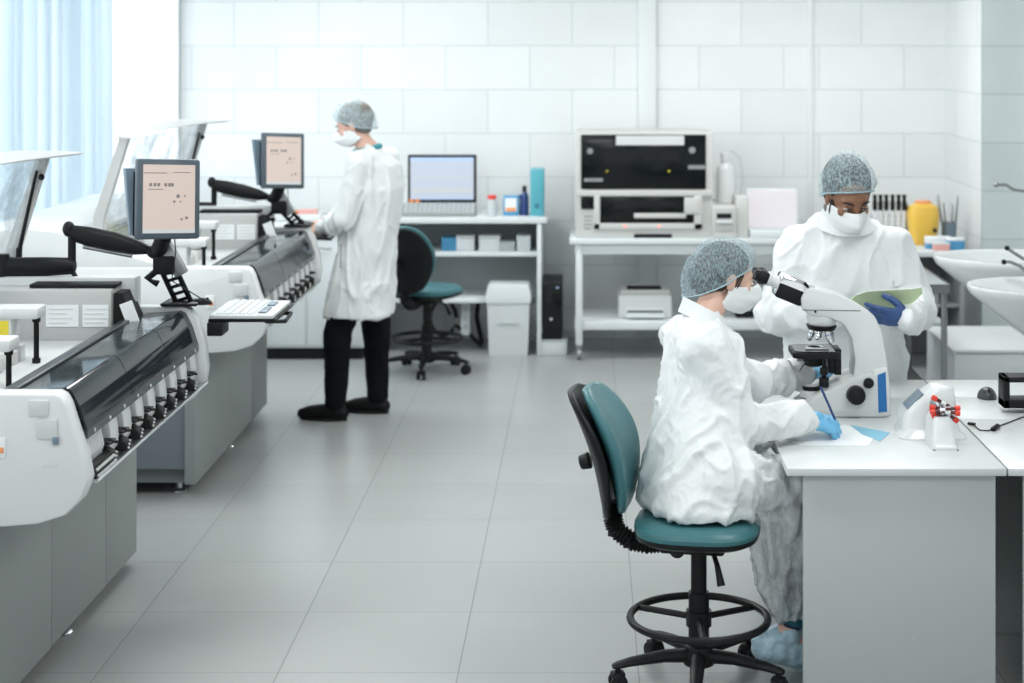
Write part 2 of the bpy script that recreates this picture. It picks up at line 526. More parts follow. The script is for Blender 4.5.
# ================================================================== ANALYSERS (left)
def make_analyser():
    """long lab analyser; local x=0 is the cabinet face, y=0 the near end"""
    t = thing('laboratory_analyser', 'nearest of the two long grey and white analysers, cut by the picture edge', 'laboratory machine',
              (-1.8, 5.0, 0), group='laboratory analysers in a row')
    # cabinet of three front panels
    core = MB().box(-1.02, -.02, .12, 1.95, .13, .86, .004)
    obj('cabinet', core, 'cabinet_end', t)
    obj('plinth', MB().box(-.98, -.06, .16, 1.92, .06, .13), 'plinth_dark', t)
    for (a, b, dx) in ((.10, .775, 0.0), (.781, 1.425, 0.0), (1.431, 1.97, -.0)):
        mb = MB().prism([(-.05, a), (dx, a), (dx, b - (.10 if b > 1.9 else 0)), (dx - (.07 if b > 1.9 else 0), b), (-.05, b)], 'XY', .065, .86, .003)
        obj('cabinet_panel', mb, 'cabinet_grey', t)
    for (x, y) in ((-.10, .22), (-.92, .22), (-.10, 1.80), (-.92, 1.80), (-.06, 1.1)):
        mb = MB().lathe([(.034, 0), (.036, .008), (.030, .016), (.012, .022), (.012, .08)], (x, y, 0))
        obj('levelling_foot', mb, 'steel', t)
    # white housing: near end block, far end cap, body between
    prof = [(-1.0, .69), (.10, .687), (.20, .695), (.28, .72), (.325, .765), (.348, .82), (.332, .90), (.312, .955), (.285, 1.04), (.270, 1.068), (.25, 1.076), (-1.0, 1.076)]
    obj('end_housing', MB().prism(prof, 'XZ', 0, .085, .012), 'white_plastic', t)
    # moulded recess and latch on the near end
    lt = obj('latch_plate', MB().box(.175, .235, -.008, .004, 1.01, 1.06, .006).box(.20, .262, -.010, .004, .945, 1.005, .006), 'white_soft', t)
    obj('port', MB().box(.248, .266, -.014, -.006, .93, .953, .003), 'bezel_side', lt)
    obj('indicator', MB().box(.070, .110, -.006, .002, .89, .95, .003), 'paper', t)
    obj('name_badge', MB().box(.215, .262, -.0015, .002, .862, .872, .0005), 'label_print', t)
    obj('red_button', MB().box(.085, .105, -.010, -.004, .905, .922, .002), 'orange', t)
    prof2 = [(-1.0, .70), (.20, .705), (.285, .76), (.285, .80), (.20, .86), (.20, .99), (-1.0, .99)]
    obj('body', MB().prism(prof2, 'XZ', .085, 1.56), 'white_soft', t)
    capp = [(.10, .70), (.22, .705), (.30, .74), (.345, .80), (.355, .86), (.345, .95), (.315, 1.045), (.29, 1.082), (.26, 1.094), (.06, 1.094), (.06, .99), (.10, .90)]
    obj('end_cap', MB().prism(capp, 'XZ', 1.545, 1.60, .010), 'white_plastic', t)
    # rear part under the lid
    obj('rear_housing', MB().box(-1.05, -.50, .085, 1.88, .86, 1.12, .02), 'white_soft', t)
    hood = [(-1.05, 1.0), (-1.05, 1.20), (-.98, 1.245), (-.74, 1.25), (-.60, 1.235), (-.30, 1.135), (-.10, 1.078), (-.08, 1.0)]
    obj('hood', MB().prism(hood, 'XZ', .01, .20, .012), 'white_soft', t)
    obj('hood_seam', MB().box(-1.0, -.12, .004, .012, 1.058, 1.066), 'black_matte', t)
    obj('hood', MB().prism([(-1.05, 1.1), (-1.05, 1.20), (-.98, 1.245), (-.74, 1.25), (-.66, 1.2), (-.64, 1.1)], 'XZ', .20, 1.88, .012), 'white_soft', t)
    obj('deck', MB().box(-.60, .05, .20, 1.56, .985, .998, .004), 'white_soft', t)
    # deck fittings: recesses, rings and pegs
    mb = MB()
    for k in range(5):
        mb.torus((-.30 + .03 * (k % 2), .38 + k * .17, 1.0), .035, .006, 20, 6)
    obj('carousel_ring', mb, 'plinth_dark', t)
    for k in range(6):
        obj('reagent_bottle', MB().box(-.20, -.15, .55 + k * .075, .60 + k * .075, .99, 1.045 + .01 * (k % 2), .006), 'white_plastic' if k % 2 else 'cream_plastic', t)
    # sampling arms with black probes
    for (y, x1, zt, lx, pr) in ((.90, -.07, 1.195, .34, .155), (.50, -.03, 1.155, .30, .16)):
        a = obj('sampling_arm', MB().box(x1 - lx, x1, y - .05, y + .05, zt - .04, zt, .008).box(x1 - lx, x1 - .09, y - .045, y + .045, zt - .14, zt - .035, .01), 'white_plastic', t)
        obj('probe', MB().cyl((x1 - .02, y, zt - .035), (x1 - .02, y, zt - .04 - pr), .009).cyl((x1 - .02, y, zt - .04), (x1 - .02, y, zt - .055), .014)
            .cyl((x1 - .02, y, zt - pr - .04), (x1 - .02, y, zt - pr - .025), .014), 'black_plastic', a)
        if y > .6:
            obj('warning_label', MB().box(x1 - .30, x1 - .10, y - .0475, y - .045, zt - .115, zt - .045), 'yellow', a)
    # cross panel with two white labels, black top strip
    cp = obj('cross_panel', MB().box(-.60, .045, 1.34, 1.50, .99, 1.185, .008), 'panel_grey', t)
    obj('top_strip', MB().box(-.27, .05, 1.38, 1.47, 1.187, 1.200, .002), 'black_matte', cp)
    obj('back_duct', MB().box(-.62, .10, 1.47, 1.56, .99, 1.215, .01), 'white_soft', cp)
    for (a, b) in ((-.195, -.075), (-.06, .035)):
        lb = MB().box(a, b, 1.337, 1.34, 1.05, 1.13)
        o = obj('paper_label', lb, 'paper', cp)
    mb = MB()
    for a in (-.185, -.052):
        for r in range(4): mb.box(a, a + (.09 if r % 2 else .07), 1.3355, 1.3372, 1.062 + r * .017, 1.067 + r * .017)
    obj('label_print', mb, 'label_print', cp)
    sg = obj('side_gusset', MB().prism([(.05, .99), (.05, 1.17), (.08, 1.17), (.13, 1.05), (.13, .99)], 'XZ', 1.36, 1.5), 'black_matte', t)
    obj('tag_card', MB().obox((.115, 1.345, 1.09), (.93, 0, .35), (0, 1, 0), (-.35, 0, .93), .024, .003, .052), 'paper', sg)
    # inner rail and dark covers over the sample lane
    obj('inner_rail', MB().box(.02, .115, .10, 1.54, .985, 1.045, .006).box(.08, .112, .10, 1.54, 1.045, 1.075, .004), 'dark_rail', t)
    obj('lane_bed', MB().box(.12, .26, .09, 1.54, .98, 1.02, .004), 'black_matte', t)
    for k, (a, b) in enumerate(((.088, .60), (.606, 1.10), (1.106, 1.54))):
        top = MB().prism([(.125, 1.07), (.255, 1.078), (.255, 1.072), (.125, 1.064)], 'XZ', a, b)
        obj('lane_cover', top, 'smoke_clear', t)
        fr = MB().prism([(.256, 1.079), (.275, 1.068), (.300, 1.02), (.322, .95), (.316, .948), (.292, 1.018), (.268, 1.06), (.25, 1.072)], 'XZ', a, b)
        obj('front_cover', fr, 'smoke_cover', t)
    mb = MB()
    for k in range(10): mb.box(.14, .24, .13 + k * .145, .13 + k * .145 + .05, 1.02, 1.05, .005)
    obj('lane_gripper', mb, 'black_plastic', t)
    obj('cover_rail', MB().prism([(.27, .925), (.322, .925), (.322, .95), (.27, .96)], 'XZ', .088, 1.54), 'dark_rail', t)
    mb = MB()
    for k in range(9): mb.cyl((.321, .16 + k * .165, .937), (.325, .16 + k * .165, .937), .006, seg=10)
    obj('rail_screw', mb, 'label_print', t)
    # lane slots: white dividers, black clips, dark sloped feet with studs
    ysl = [.30 + .155 * k for k in range(8)]
    obj('slot_backing', MB().box(.20, .235, .088, 1.54, .80, .93), 'cream_plastic', t)
    for y in ysl:
        d = MB().prism([(.23, .925), (.312, .925), (.318, .90), (.322, .86), (.318, .825), (.30, .81), (.23, .81)], 'XZ', y + .045, y + .138, .010)
        d = obj('slot_divider', d, 'white_plastic', t)
        obj('clip', MB().box(.30, .335, y - .02, y + .05, .862, .869, .002).ball((.330, y + .01, .866), .009, 10).tube([(.330, y + .01, .866), (.345, y + .025, .862)], .005, 8), 'black_plastic', d)
        obj('slot_foot', MB().prism([(.24, .80), (.345, .802), (.338, .832), (.31, .846), (.24, .846)], 'XZ', y - .012, y + .046, .004), 'black_matte', d)
        mb = MB()
        for q in range(3): mb.ball((.345 - q * .002, y + .002 + q * .015, .812 + q * .008), .0045, 8)
        obj('stud', mb, 'label_print', d)
    mb = MB()
    for k in range(7): mb.prism([(.23, .92), (.31, .92), (.322, .87), (.31, .83), (.23, .83)], 'XZ', .098 + k * .026, .112 + k * .026, .003)
    obj('rack_rib', mb, 'white_plastic', t)
    mb = MB()
    for k in range(9):
        for q in range(2): mb.ball((.350 - q * .004, .105 + k * .022, .812 + q * .018), .0055, 8)
    rb = obj('rack_foot', MB().prism([(.24, .80), (.346, .802), (.338, .84), (.24, .85)], 'XZ', .09, .29), 'black_matte', t)
    obj('stud', mb, 'label_print', rb)
    obj('lower_lip', MB().prism([(.20, .785), (.352, .795), (.356, .802), (.352, .806), (.20, .80)], 'XZ', .085, 1.56), 'steel', t)
    # open glass lid: two posts, glass, visor on top
    def post(y, nm):
        return MB().loft([[(-.475, y, 1.10), (-.43, y, 1.10), (-.43, y + .05, 1.10), (-.475, y + .05, 1.10)],
                          [(-.462, y, 1.30), (-.415, y, 1.30), (-.415, y + .05, 1.30), (-.462, y + .05, 1.30)],
                          [(-.345, y, 1.655), (-.305, y, 1.655), (-.305, y + .05, 1.655), (-.345, y + .05, 1.655)]])
    obj('lid_post', post(.08, 0), 'panel_grey', t)
    fp = obj('lid_post', post(1.70, 0), 'panel_grey', t)
    obj('gas_strut', MB().tube([(-.445, 1.685, 1.12), (-.34, 1.685, 1.60)], [.010, .006], 8).ball((-.32, 1.68, 1.575), .013, 8).box(-.42, -.40, 1.68, 1.70, 1.2, 1.3, .003), 'black_plastic', fp)
    obj('lid_glass', MB().loft([[(-.445, .13, 1.14), (-.440, .13, 1.14), (-.440, 1.70, 1.14), (-.445, 1.70, 1.14)],
                               [(-.435, .13, 1.30), (-.430, .13, 1.30), (-.430, 1.70, 1.30), (-.435, 1.70, 1.30)],
                               [(-.330, .13, 1.65), (-.325, .13, 1.65), (-.325, 1.70, 1.65), (-.330, 1.70, 1.65)]]), 'lid_glass', t)
    vs = MB(); ring = []
    for k in range(9):
        u = k / 8; y = .06 + 1.74 * u
        xf_ = -.29 + .10 * u ** 1.6; xb = -.345 - .12 * u
        z = 1.662 + .012 * math.sin(u * PI)
        ring.append([(xb, y, z - .004), (xf_ - .03, y, z - .010), (xf_, y, z - .004), (xf_, y, z), (xf_ - .04, y, z + .006), (xb, y, z + .008)])
    vs.loft(ring)
    obj('lid_visor', vs, 'panel_grey', t)
    # louvred inner wall seen through the lid
    lv = obj('inner_wall', MB().box(-.62, -.52, .15, 1.75, 1.10, 1.22, .01), 'panel_grey', t)
    mb = MB()
    for k in range(5): mb.box(-.525, -.51, .2, 1.7, 1.105 + k * .022, 1.113 + k * .022)
    obj('louvre', mb, 'plinth_dark', lv)
    return t


m = bpy.data.materials.new('lid_glass'); m.use_nodes = True; M['lid_glass'] = m
nt = m.node_tree; p = nt.nodes['Principled BSDF']
p.inputs['Base Color'].default_value = (.55, .63, .68, 1); p.inputs['Roughness'].default_value = .06
tc = nt.nodes.new('ShaderNodeTexCoord'); nn = nt.nodes.new('ShaderNodeTexNoise'); nn.inputs['Scale'].default_value = 5; nn.inputs['Detail'].default_value = 7
nn.inputs['Roughness'].default_value = .75
nt.links.new(tc.outputs['Object'], nn.inputs['Vector'])
mr = nt.nodes.new('ShaderNodeMapRange'); mr.inputs[1].default_value = .42; mr.inputs[2].default_value = .7; mr.inputs[3].default_value = .12; mr.inputs[4].default_value = .65
nt.links.new(nn.outputs[0], mr.inputs[0]); nt.links.new(mr.outputs[0], p.inputs['Alpha'])

an1 = make_analyser()
an2 = dup(an1, (-1.8, 7.8, 0), label='farther long analyser, standing whole behind the first, its near end wall and hood showing')


# touch screens on jointed arms, one per analyser (local origin = foot of the stem on the machine's far end)
def make_touch(O=V((-1.56, 6.57, 1.096)), dy=0.0, off=V((0, 0, 0))):
    t = thing('touch_screen', 'large near touch screen on a black jointed arm over the nearest analyser', 'monitor', O, group='arm-mounted touch screens')
    def L(px, py, Y): return W(px, py, Y) - V((-1.56, 6.57, 1.096)) + off
    n = V((.64, -.76, .10)).normalized(); u = V((.76, .64, 0)); u = (u - n * u.dot(n)).normalized(); v = n.cross(u) * 1
    if v.z < 0: v = -v
    a = math.radians(-3.5)
    u, v = u * math.cos(a) + v * math.sin(a), v * math.cos(a) - u * math.sin(a)
    c = L(167.5, 199, 6.36)
    hw, hh = .128, .148
    hs = obj('bezel', MB().obox(c, u, n, v, hw, .013, hh, .010), 'bezel_blue', t)
    obj('screen', MB().obox(c + n * .0135, u, n, v, hw - .024, .001, hh - .022), 'screen_beige', hs)
    obj('status_bar', MB().obox(c + n * .0150 - v * (hh - .029), u, n, v, hw - .024, .0006, .007), 'screen_bar', hs)
    mb = MB()
    for k, x in enumerate((-.075, -.058, -.043, -.015, .0, .012)):
        mb.obox(c + n * .015 + u * x + v * .052, u, n, v, .005, .0005, .006)
    for (x, z, l) in ((-.055, .035, .03), (-.06, .095, .05), (.05, .098, .035), (.02, -.01, .004), (.045, -.01, .003), (.035, .01, .006), (.062, 0.01, .003), (.07, -.07, .005), (.05, -.075, .004)):
        mb.obox(c + n * .015 + u * x + v * z, u, n, v, l, .0005, .0013 if l > .01 else l)
    obj('screen_text', mb, 'screen_ink', hs)
    # wedge shaped back casing, thick at the top
    B = MB()
    q = lambda x, z, d: c + u * x + v * z - n * d
    B.loft([[q(-.13, .10, .012), q(.12, .10, .012), q(.12, -.135, .012), q(-.13, -.135, .012)],
            [q(-.10, .085, .06), q(.10, .085, .06), q(.10, -.125, .025), q(-.10, -.125, .025)]])
    obj('back_casing', B, 'black_plastic', t)
    B = MB()
    B.loft([[q(-.135, .115, .070), q(.10, .115, .070), q(.10, -.13, .022), q(-.135, -.13, .022)],
            [q(-.135, .115, .092), q(.10, .115, .092), q(.10, -.13, .034), q(-.135, -.13, .034)]])
    obj('rear_shell', B, 'bezel_side', t)
    # joint, stem, arms
    j = L(158, 252, 6.48)
    obj('tilt_joint', MB().ball(j, .036, 14, (1.2, 1, .8)).obox(j + V((.03, 0, -.045)), (1, 0, 0), (0, 1, 0), (0, 0, 1), .045, .03, .038, .012)
        .tube([c - v * .13 - n * .02, j], [.03, .03], 12).tube([j + V((.02, 0, -.05)), j + V((-.04, 0, -.10)), j + V((.0, 0, -.12))], .014, 8), 'black_matte', t)
    obj('tilt_bracket', MB().obox(j + V((.055, -.005, -.02)), V((.5, 0, -.86)), (0, 1, 0), V((.86, 0, .5)), .075, .022, .024, .006), 'steel_dark', t)
    st = MB()
    a0, a1 = j + V((.02, .02, -.03)), V((.02, .02, 0))
    for dx in (-.032, .026):
        st.tube([a0 + V((dx, 0, 0)), a1 + V((dx, 0, 0))], .010, 8)
    ax = (a1 - a0).normalized(); sx = ax.cross(V((0, 1, 0)))
    for k in range(6): st.obox(a0.lerp(a1, .14 + k * .15), sx, (0, 1, 0), ax, .032, .006, .007)
    obj('stem', st, 'black_plastic', t)
    obj('foot_plate', MB().box(-.06, .08, -.05, .09, -.0, .012, .005), 'black_plastic', t)
    e = L(73, 233, 6.50)
    e2 = V((e.x, e.y, e.z))
    ar = MB(); ax = (j - e2).normalized(); up = V((0, 0, 1)); up = (up - ax * up.dot(ax)).normalized(); sd = ax.cross(up)
    ar.loft([[e2 + ax * s0 + up * (h * math.cos(t_ * PI / 6)) + sd * (.022 * math.sin(t_ * PI / 6)) for t_ in range(12)] for (s0, h) in ((-.01, .012), (0, .030), (.06, .037), (.16, .038), (.25, .030), (.30, .016))])
    obj('spring_arm', ar, 'black_plastic', t)
    obj('arm_rib', MB().tube([e2 + ax * .05 - up * .042, e2 + ax * .24 - up * .036], .008, 8), 'steel_dark', t)
    k0 = e2 + V((-.004, 0, -.01))
    obj('elbow_joint', MB().cyl(k0 + V((0, 0, -.13)), k0 + V((0, 0, .03)), .015).tube([k0 + V((0, 0, -.13)), k0 + V((.02, 0, -.17))], .010, 8).ball(k0 + V((-.012, 0, .025)), .030, 12, (.8, .8, 1.0)), 'black_plastic', t)
    obj('joint_ring', MB().torus(k0 + V((.012, -.006, .012)), .012, .006, 16, 6, (0, 1, 0)), 'steel', t)
    lo = MB()
    h0 = k0 + V((0, 0, -.115)); h1 = h0 + V((-.25, 0, -.005))
    lo.loft([[h0.lerp(h1, s0) + V((0, .020 * math.cos(t_ * PI / 6), r * math.sin(t_ * PI / 6))) for t_ in range(12)] for (s0, r) in ((-.05, .02), (0, .032), (.4, .036), (1.0, .038), (1.04, .02))])
    obj('lower_arm', lo, 'black_plastic', t)
    obj('wall_post', MB().cyl((h1.x - .01, h1.y, -.096), (h1.x - .01, h1.y, h1.z + .05), .024), 'black_matte', t)
    cbl = MB().tube([c + u * .03 - v * .14, c + u * .035 - v * .20, c + u * .02 - v * .30, V((.10, .0, .015))], .0022, 6)
    obj('cable', cbl, 'black_plastic', t)
    return t


tm1 = make_touch()
tm2 = make_touch(V((-1.585, 9.37, 1.096)), off=V((-.045, 0, -.052)))
tm2['label'] = 'smaller-looking far touch screen on a jointed arm, near the standing man in the lab coat'

# keyboard shelf beside each analyser end
ks = thing('keyboard_shelf', 'black bracket shelf at the end of the nearest analyser holding keyboard and papers', 'shelf', (-1.46, 6.62, 1.02), group='keyboard shelves')
obj('plate', MB().box(0.0, .26, .0, .40, .0, .012, .004), 'black_plastic', ks)
obj('bracket', MB().tube([(.22, .02, .0), (.28, .10, -.012), (.27, .30, -.012), (.02, .32, -.012)], .008, 8).box(.0, .06, -.02, .1, -.05, .002, .004), 'black_plastic', ks)
ks2 = dup(ks, (-1.70, 9.42, 1.02), label='black bracket shelf at the end of the far analyser under the man\'s hands')
kb = thing('keyboard', 'pale grey keyboard lying on the shelf between the two analysers', 'keyboard', (-1.33, 6.80, 1.034))
obj('case', MB().box(-.125, .125, -.19, .19, 0, .016, .006), 'white_soft', kb)
mb = MB()
for i in range(12):
    for k in range(5):
        mb.box(-.10 + k * .030, -.076 + k * .030, -.172 + i * .029, -.148 + i * .029, .014, .022, .002, 1)
kk = obj('keys', mb, 'white_plastic', kb); kk['kind'] = 'stuff'
obj('blue_keys', MB().box(.058, .088, -.15, -.02, .014, .0225, .002).box(.058, .088, .03, .12, .014, .0225, .002), 'bezel_side', kb)
ms = thing('computer_mouse', 'black mouse beside the stem of the near touch screen', 'mouse', (-1.475, 6.585, 1.096))
mb = MB().ball((0, 0, 0), .03, 16, (1.35, .95, .8)); bmesh.ops.bisect_plane(mb.bm, geom=mb.bm.verts[:] + mb.bm.edges[:] + mb.bm.faces[:], plane_co=(0, 0, 0), plane_no=(0, 0, 1), clear_inner=True)
obj('shell', mb, 'black_matte', ms)
obj('wheel', MB().cyl((.02, -.004, .020), (.02, .004, .020), .006), 'dark_rail', ms)
# ================================================================== BACK OF THE ROOM
# low white counter behind the standing man
t = thing('lab_counter', 'low white cupboard with worktop at the back, behind the man in the lab coat', 'cupboard', (-2.0, 11.3, 0))
obj('body', MB().box(-.62, .53, .05, .75, .08, .86, .004), 'bench_white', t)
obj('plinth', MB().box(-.60, .51, .08, .75, 0, .08), 'black_matte', t)
obj('worktop', MB().box(-.64, .56, .0, .78, .86, .90, .005), 'bench_white', t)
for x in (-.60, -.22, .16):
    d = obj('door', MB().box(x, x + .36, .035, .05, .10, .85, .003), 'bench_white', t)
    obj('handle', MB().tube([(x + .05, .035, .74), (x + .05, .015, .74), (x + .15, .015, .74), (x + .15, .035, .74)], .004, 6), 'steel', d)
t = thing('tray', 'white tray with pink and orange packs on the counter behind the far touch screen', 'tray', (-1.93, 11.6, .90))
obj('dish', MB().box(-.16, .16, -.12, .12, 0, .012, .004).box(-.16, .16, -.12, -.11, 0, .05, .003).box(-.16, .16, .11, .12, 0, .05, .003).box(-.16, -.15, -.12, .12, 0, .05, .003).box(.15, .16, -.12, .12, 0, .05, .003), 'white_plastic', t)
tag(obj('pack', MB().box(-.06, .06, -.04, .04, 0, .06, .006), 'pink_card'), 'small pink pack in the white tray on the back counter', 'pack').location = (-1.88, 11.6, .912)
tag(obj('pack', MB().box(-.05, .05, -.04, .04, 0, .05, .006), 'orange'), 'small orange pack in the white tray on the back counter', 'pack').location = (-2.00, 11.6, .912)

# computer desk
DY = 11.5
t = thing('computer_desk', 'white desk with two shelves under a monitor, against the tiled back wall', 'desk', (-.80, DY, 0))
obj('desk_top', MB().box(-.63, .53, 0, .62, .885, .925, .004), 'bench_white', t)
obj('side_panel', MB().box(.465, .495, .01, .60, 0, .885, .003), 'bench_white', t)
obj('side_panel', MB().box(-.62, -.59, .01, .60, 0, .885, .003), 'bench_white', t)
obj('back_panel', MB().box(-.59, .465, .585, .60, .30, .885), 'bench_grey', t)
obj('shelf', MB().box(-.59, .465, .08, .585, .655, .685, .003), 'bench_white', t)
obj('shelf', MB().box(-.59, .115, .05, .585, .345, .370, .003), 'bench_white', t)
DT = .925


def put(px, Y, z): return V(((px - VX) * Y / F, Y, z))


def monitor(name, label, px0, px1, Y, zb, zt, zbase, scr, frame='black_plastic', glyph=True, grp=None):
    x0, x1 = (px0 - VX) * Y / F, (px1 - VX) * Y / F
    c = (x0 + x1) / 2
    t = thing(name, label, 'monitor', (c, Y, zbase)); hw = (x1 - x0) / 2
    z0, z1 = zb - zbase, zt - zbase
    bz = obj('bezel', MB().box(-hw, hw, -.02, .02, z0, z1, .005), frame, t)
    obj('screen', MB().box(-hw + .018, hw - .018, -.022, -.019, z0 + .025, z1 - .018), scr, bz)
    if z0 > .02:
        obj('stand', MB().box(-.035, .035, -.005, .03, .01, z0 + .05, .005).box(-.12, .12, -.09, .09, 0, .014, .005), frame, t)
    return t, hw, z0, z1


mt, hw, z0, z1 = monitor('computer_monitor', 'black widescreen monitor with a white window open on the wall desk', 408, 476.5, 11.75, 1.0, 1.33, DT, 'screen_white')
mb = MB()
for k in range(7): mb.box(-hw + .03, hw - .03, -.0235, -.022, z0 + .05 + k * .028, z0 + .0515 + k * .028)
obj('screen_text', mb, 'screen_bar', mt)
obj('task_bar', MB().box(-hw + .018, hw - .018, -.0235, -.022, z1 - .04, z1 - .018).box(-hw + .02, hw - .02, -.0235, -.022, z0 + .027, z0 + .036), 'screen_blue', mt)
obj('window_band', MB().box(-hw + .03, hw - .03, -.0245, -.022, z0 + .075, z0 + .10).box(-hw + .03, hw - .03, -.0245, -.022, z0 + .17, z0 + .176), 'screen_bar', mt)
obj('sticker', MB().box(-hw + .01, -hw + .04, -.024, -.021, z0 + .0, z0 + .03).box(-hw + .05, -hw + .08, -.024, -.021, z0, z0 + .03), 'orange', mt)
t = thing('keyboard', 'grey keyboard below the monitor on the wall desk', 'keyboard', (-1.0, 11.62, DT))
obj('case', MB().prism([(-.07, 0), (.09, 0), (.09, .075), (.07, .078), (-.07, .02)], 'YZ', -.25, .25, .004), 'cabinet_grey', t)
kk = MB()
for i in range(15):
    for k in range(4): kk.box(-.235 + i * .032, -.208 + i * .032, -.055 + k * .031, -.031 + k * .031, .022 + k * .0125, .046 + k * .0125)
kk = obj('keys', kk, 'bench_grey', t); kk['kind'] = 'stuff'


def bottle(name, label, cat, loc, r, h, body, cap, capr=None, grp=None, neck=.5):
    t = thing(name, label, cat, loc, group=grp); capr = capr or r * .55
    obj('body', MB().lathe([(r * .9, 0), (r, .01 * h), (r, h * .62), (r * .85, h * .72), (capr * .8, h * .80), (capr * .8, h * .88)], seg=16), body, t)
    obj('cap', MB().lathe([(capr, h * .82), (capr, h * .98), (capr * .85, h)], seg=14), cap, t)
    return t


bottle('reagent_bottle', 'small clear bottle with a red cap on the wall desk', 'bottle', put(492, 11.62, DT), .035, .14, 'bench_grey', 'red_plastic', .03)
t = thing('carton', 'small white and blue carton with an orange mark on the wall desk', 'box', put(511, 11.65, DT))
obj('card', MB().box(-.052, .052, -.03, .03, 0, .135, .002), 'blue_card', t)
obj('label', MB().box(-.040, .040, -.032, -.03, .03, .12), 'paper', t)
obj('mark', MB().box(-.035, .035, -.0335, -.032, .03, .055), 'orange', t)
bottle('spray_bottle', 'tall dark blue bottle beside the teal binder', 'bottle', put(524.5, 11.65, DT), .028, .20, 'navy_plastic', 'black_plastic', .015)
bottle('reagent_bottle', 'short white bottle between carton and blue bottle on the wall desk', 'bottle', put(519, 11.75, DT), .022, .13, 'bench_white', 'blue_plastic', .014)
t = thing('binder', 'teal lever-arch binder standing at the end of the wall desk', 'binder', put(537.5, 11.72, DT))
obj('cover', MB().box(-.045, .045, -.13, .13, 0, .31, .004), 'teal_card', t)
obj('finger_ring', MB().torus((0, -.131, .07), .012, .003, 16, 6, (0, 1, 0)), 'navy_plastic', t)
obj('pages', MB().box(-.036, .036, -.12, .135, .01, .30), 'paper', t)
S1 = .685
for (px, wd, h, m_, lb, dx) in ((450, .10, .085, 'blue_card', 'blue carton at the left end of the upper desk shelf', 0), (466, .12, .10, 'paper', 'white carton beside the blue one on the upper desk shelf', 0),
                                (490, .14, .10, 'paper', 'wide white carton in the middle of the upper desk shelf', 0), (508, .10, .06, 'bench_grey', 'low grey carton right of the wide white one on the shelf', 0),
                                (524, .09, .10, 'bench_white', 'tall pale carton at the right end of the upper desk shelf', 0)):
    t = thing('carton', lb, 'box', put(px, 11.72, S1), group='cartons on the upper desk shelf')
    obj('card', MB().box(-wd / 2, wd / 2, -.08, .08, 0, h, .003), m_, t)
    obj('lid_flap', MB().box(-wd / 2 - .002, wd / 2 + .002, -.083, .083, h * .8, h + .002, .002), 'label_print' if m_ == 'paper' else m_, t)
# waste bin
t = thing('waste_bin', 'white pedal bin with a lid standing in front of the wall desk', 'bin', put(509, 11.61, 0))
obj('bucket', MB().loft([[(sx * a, sy * b, z) for sx, sy in ((-1, -1), (1, -1), (1, 1), (-1, 1))] for (a, b, z) in ((.125, .10, 0), (.130, .105, .02), (.142, .12, .36))]), 'bench_white', t)
obj('lid', MB().loft([[(sx * a, sy * b, z) for sx, sy in ((-1, -1), (1, -1), (1, 1), (-1, 1))] for (a, b, z) in ((.150, .128, .355), (.152, .13, .40), (.135, .115, .47), (.128, .108, .475))]), 'bench_white', t)
obj('handle_groove', MB().box(-.07, .07, -.122, -.112, .215, .222), 'bench_grey', t)
# tower on a white step
t = thing('floor_box', 'low white box on the floor under the black computer tower', 'box', put(552.5, 11.62, 0))
obj('shell', MB().box(-.098, .098, -.10, .30, 0, .098, .004), 'bench_white', t)
obj('lid', MB().box(-.10, .10, -.103, .302, .088, .102, .003), 'bench_grey', t)
t = thing('computer_tower', 'black desktop computer tower standing on a low white box by the wall', 'computer', put(550, 11.64, .102))
obj('case', MB().box(-.083, .083, -.10, .30, 0, .385, .004), 'black_plastic', t)
obj('front_panel', MB().box(-.081, .081, -.112, -.10, .004, .381, .006), 'black_gloss', t)
obj('power_light', MB().box(.045, .060, -.1135, -.112, .345, .355).box(-.06, -.05, -.1135, -.112, .06, .07), 'screen_blue', t)
obj('badge', MB().cyl((.01, -.112, .14), (.01, -.114, .14), .010), 'label_print', t)
# cable bundle
tag(obj('power_cable', MB().tube([V((-.98 + .09 * math.cos(a), 11.72, .22 + .12 * math.sin(a))) for a in [k * .45 for k in range(14)]] + [V((-.8, 11.75, .1)), V((-.72, 11.75, .02))], .014, 8)
        .tube([(-.75, 11.9, .34), (-.76, 11.85, .2), (-.72, 11.8, .03)], .016, 8), 'black_matte'), 'black looped cables hanging under the wall desk', 'cable')
t = thing('power_strip', 'white power strip box hanging under the wall desk beside the cables', 'power strip', (-.83, 11.74, .10))
obj('block', MB().box(-.03, .03, -.02, .02, 0, .24, .004), 'bench_white', t)
obj('socket', MB().cyl((0, -.02, .06), (0, -.024, .06), .018).cyl((0, -.02, .12), (0, -.024, .12), .018).cyl((0, -.02, .18), (0, -.024, .18), .018), 'bench_grey', t)


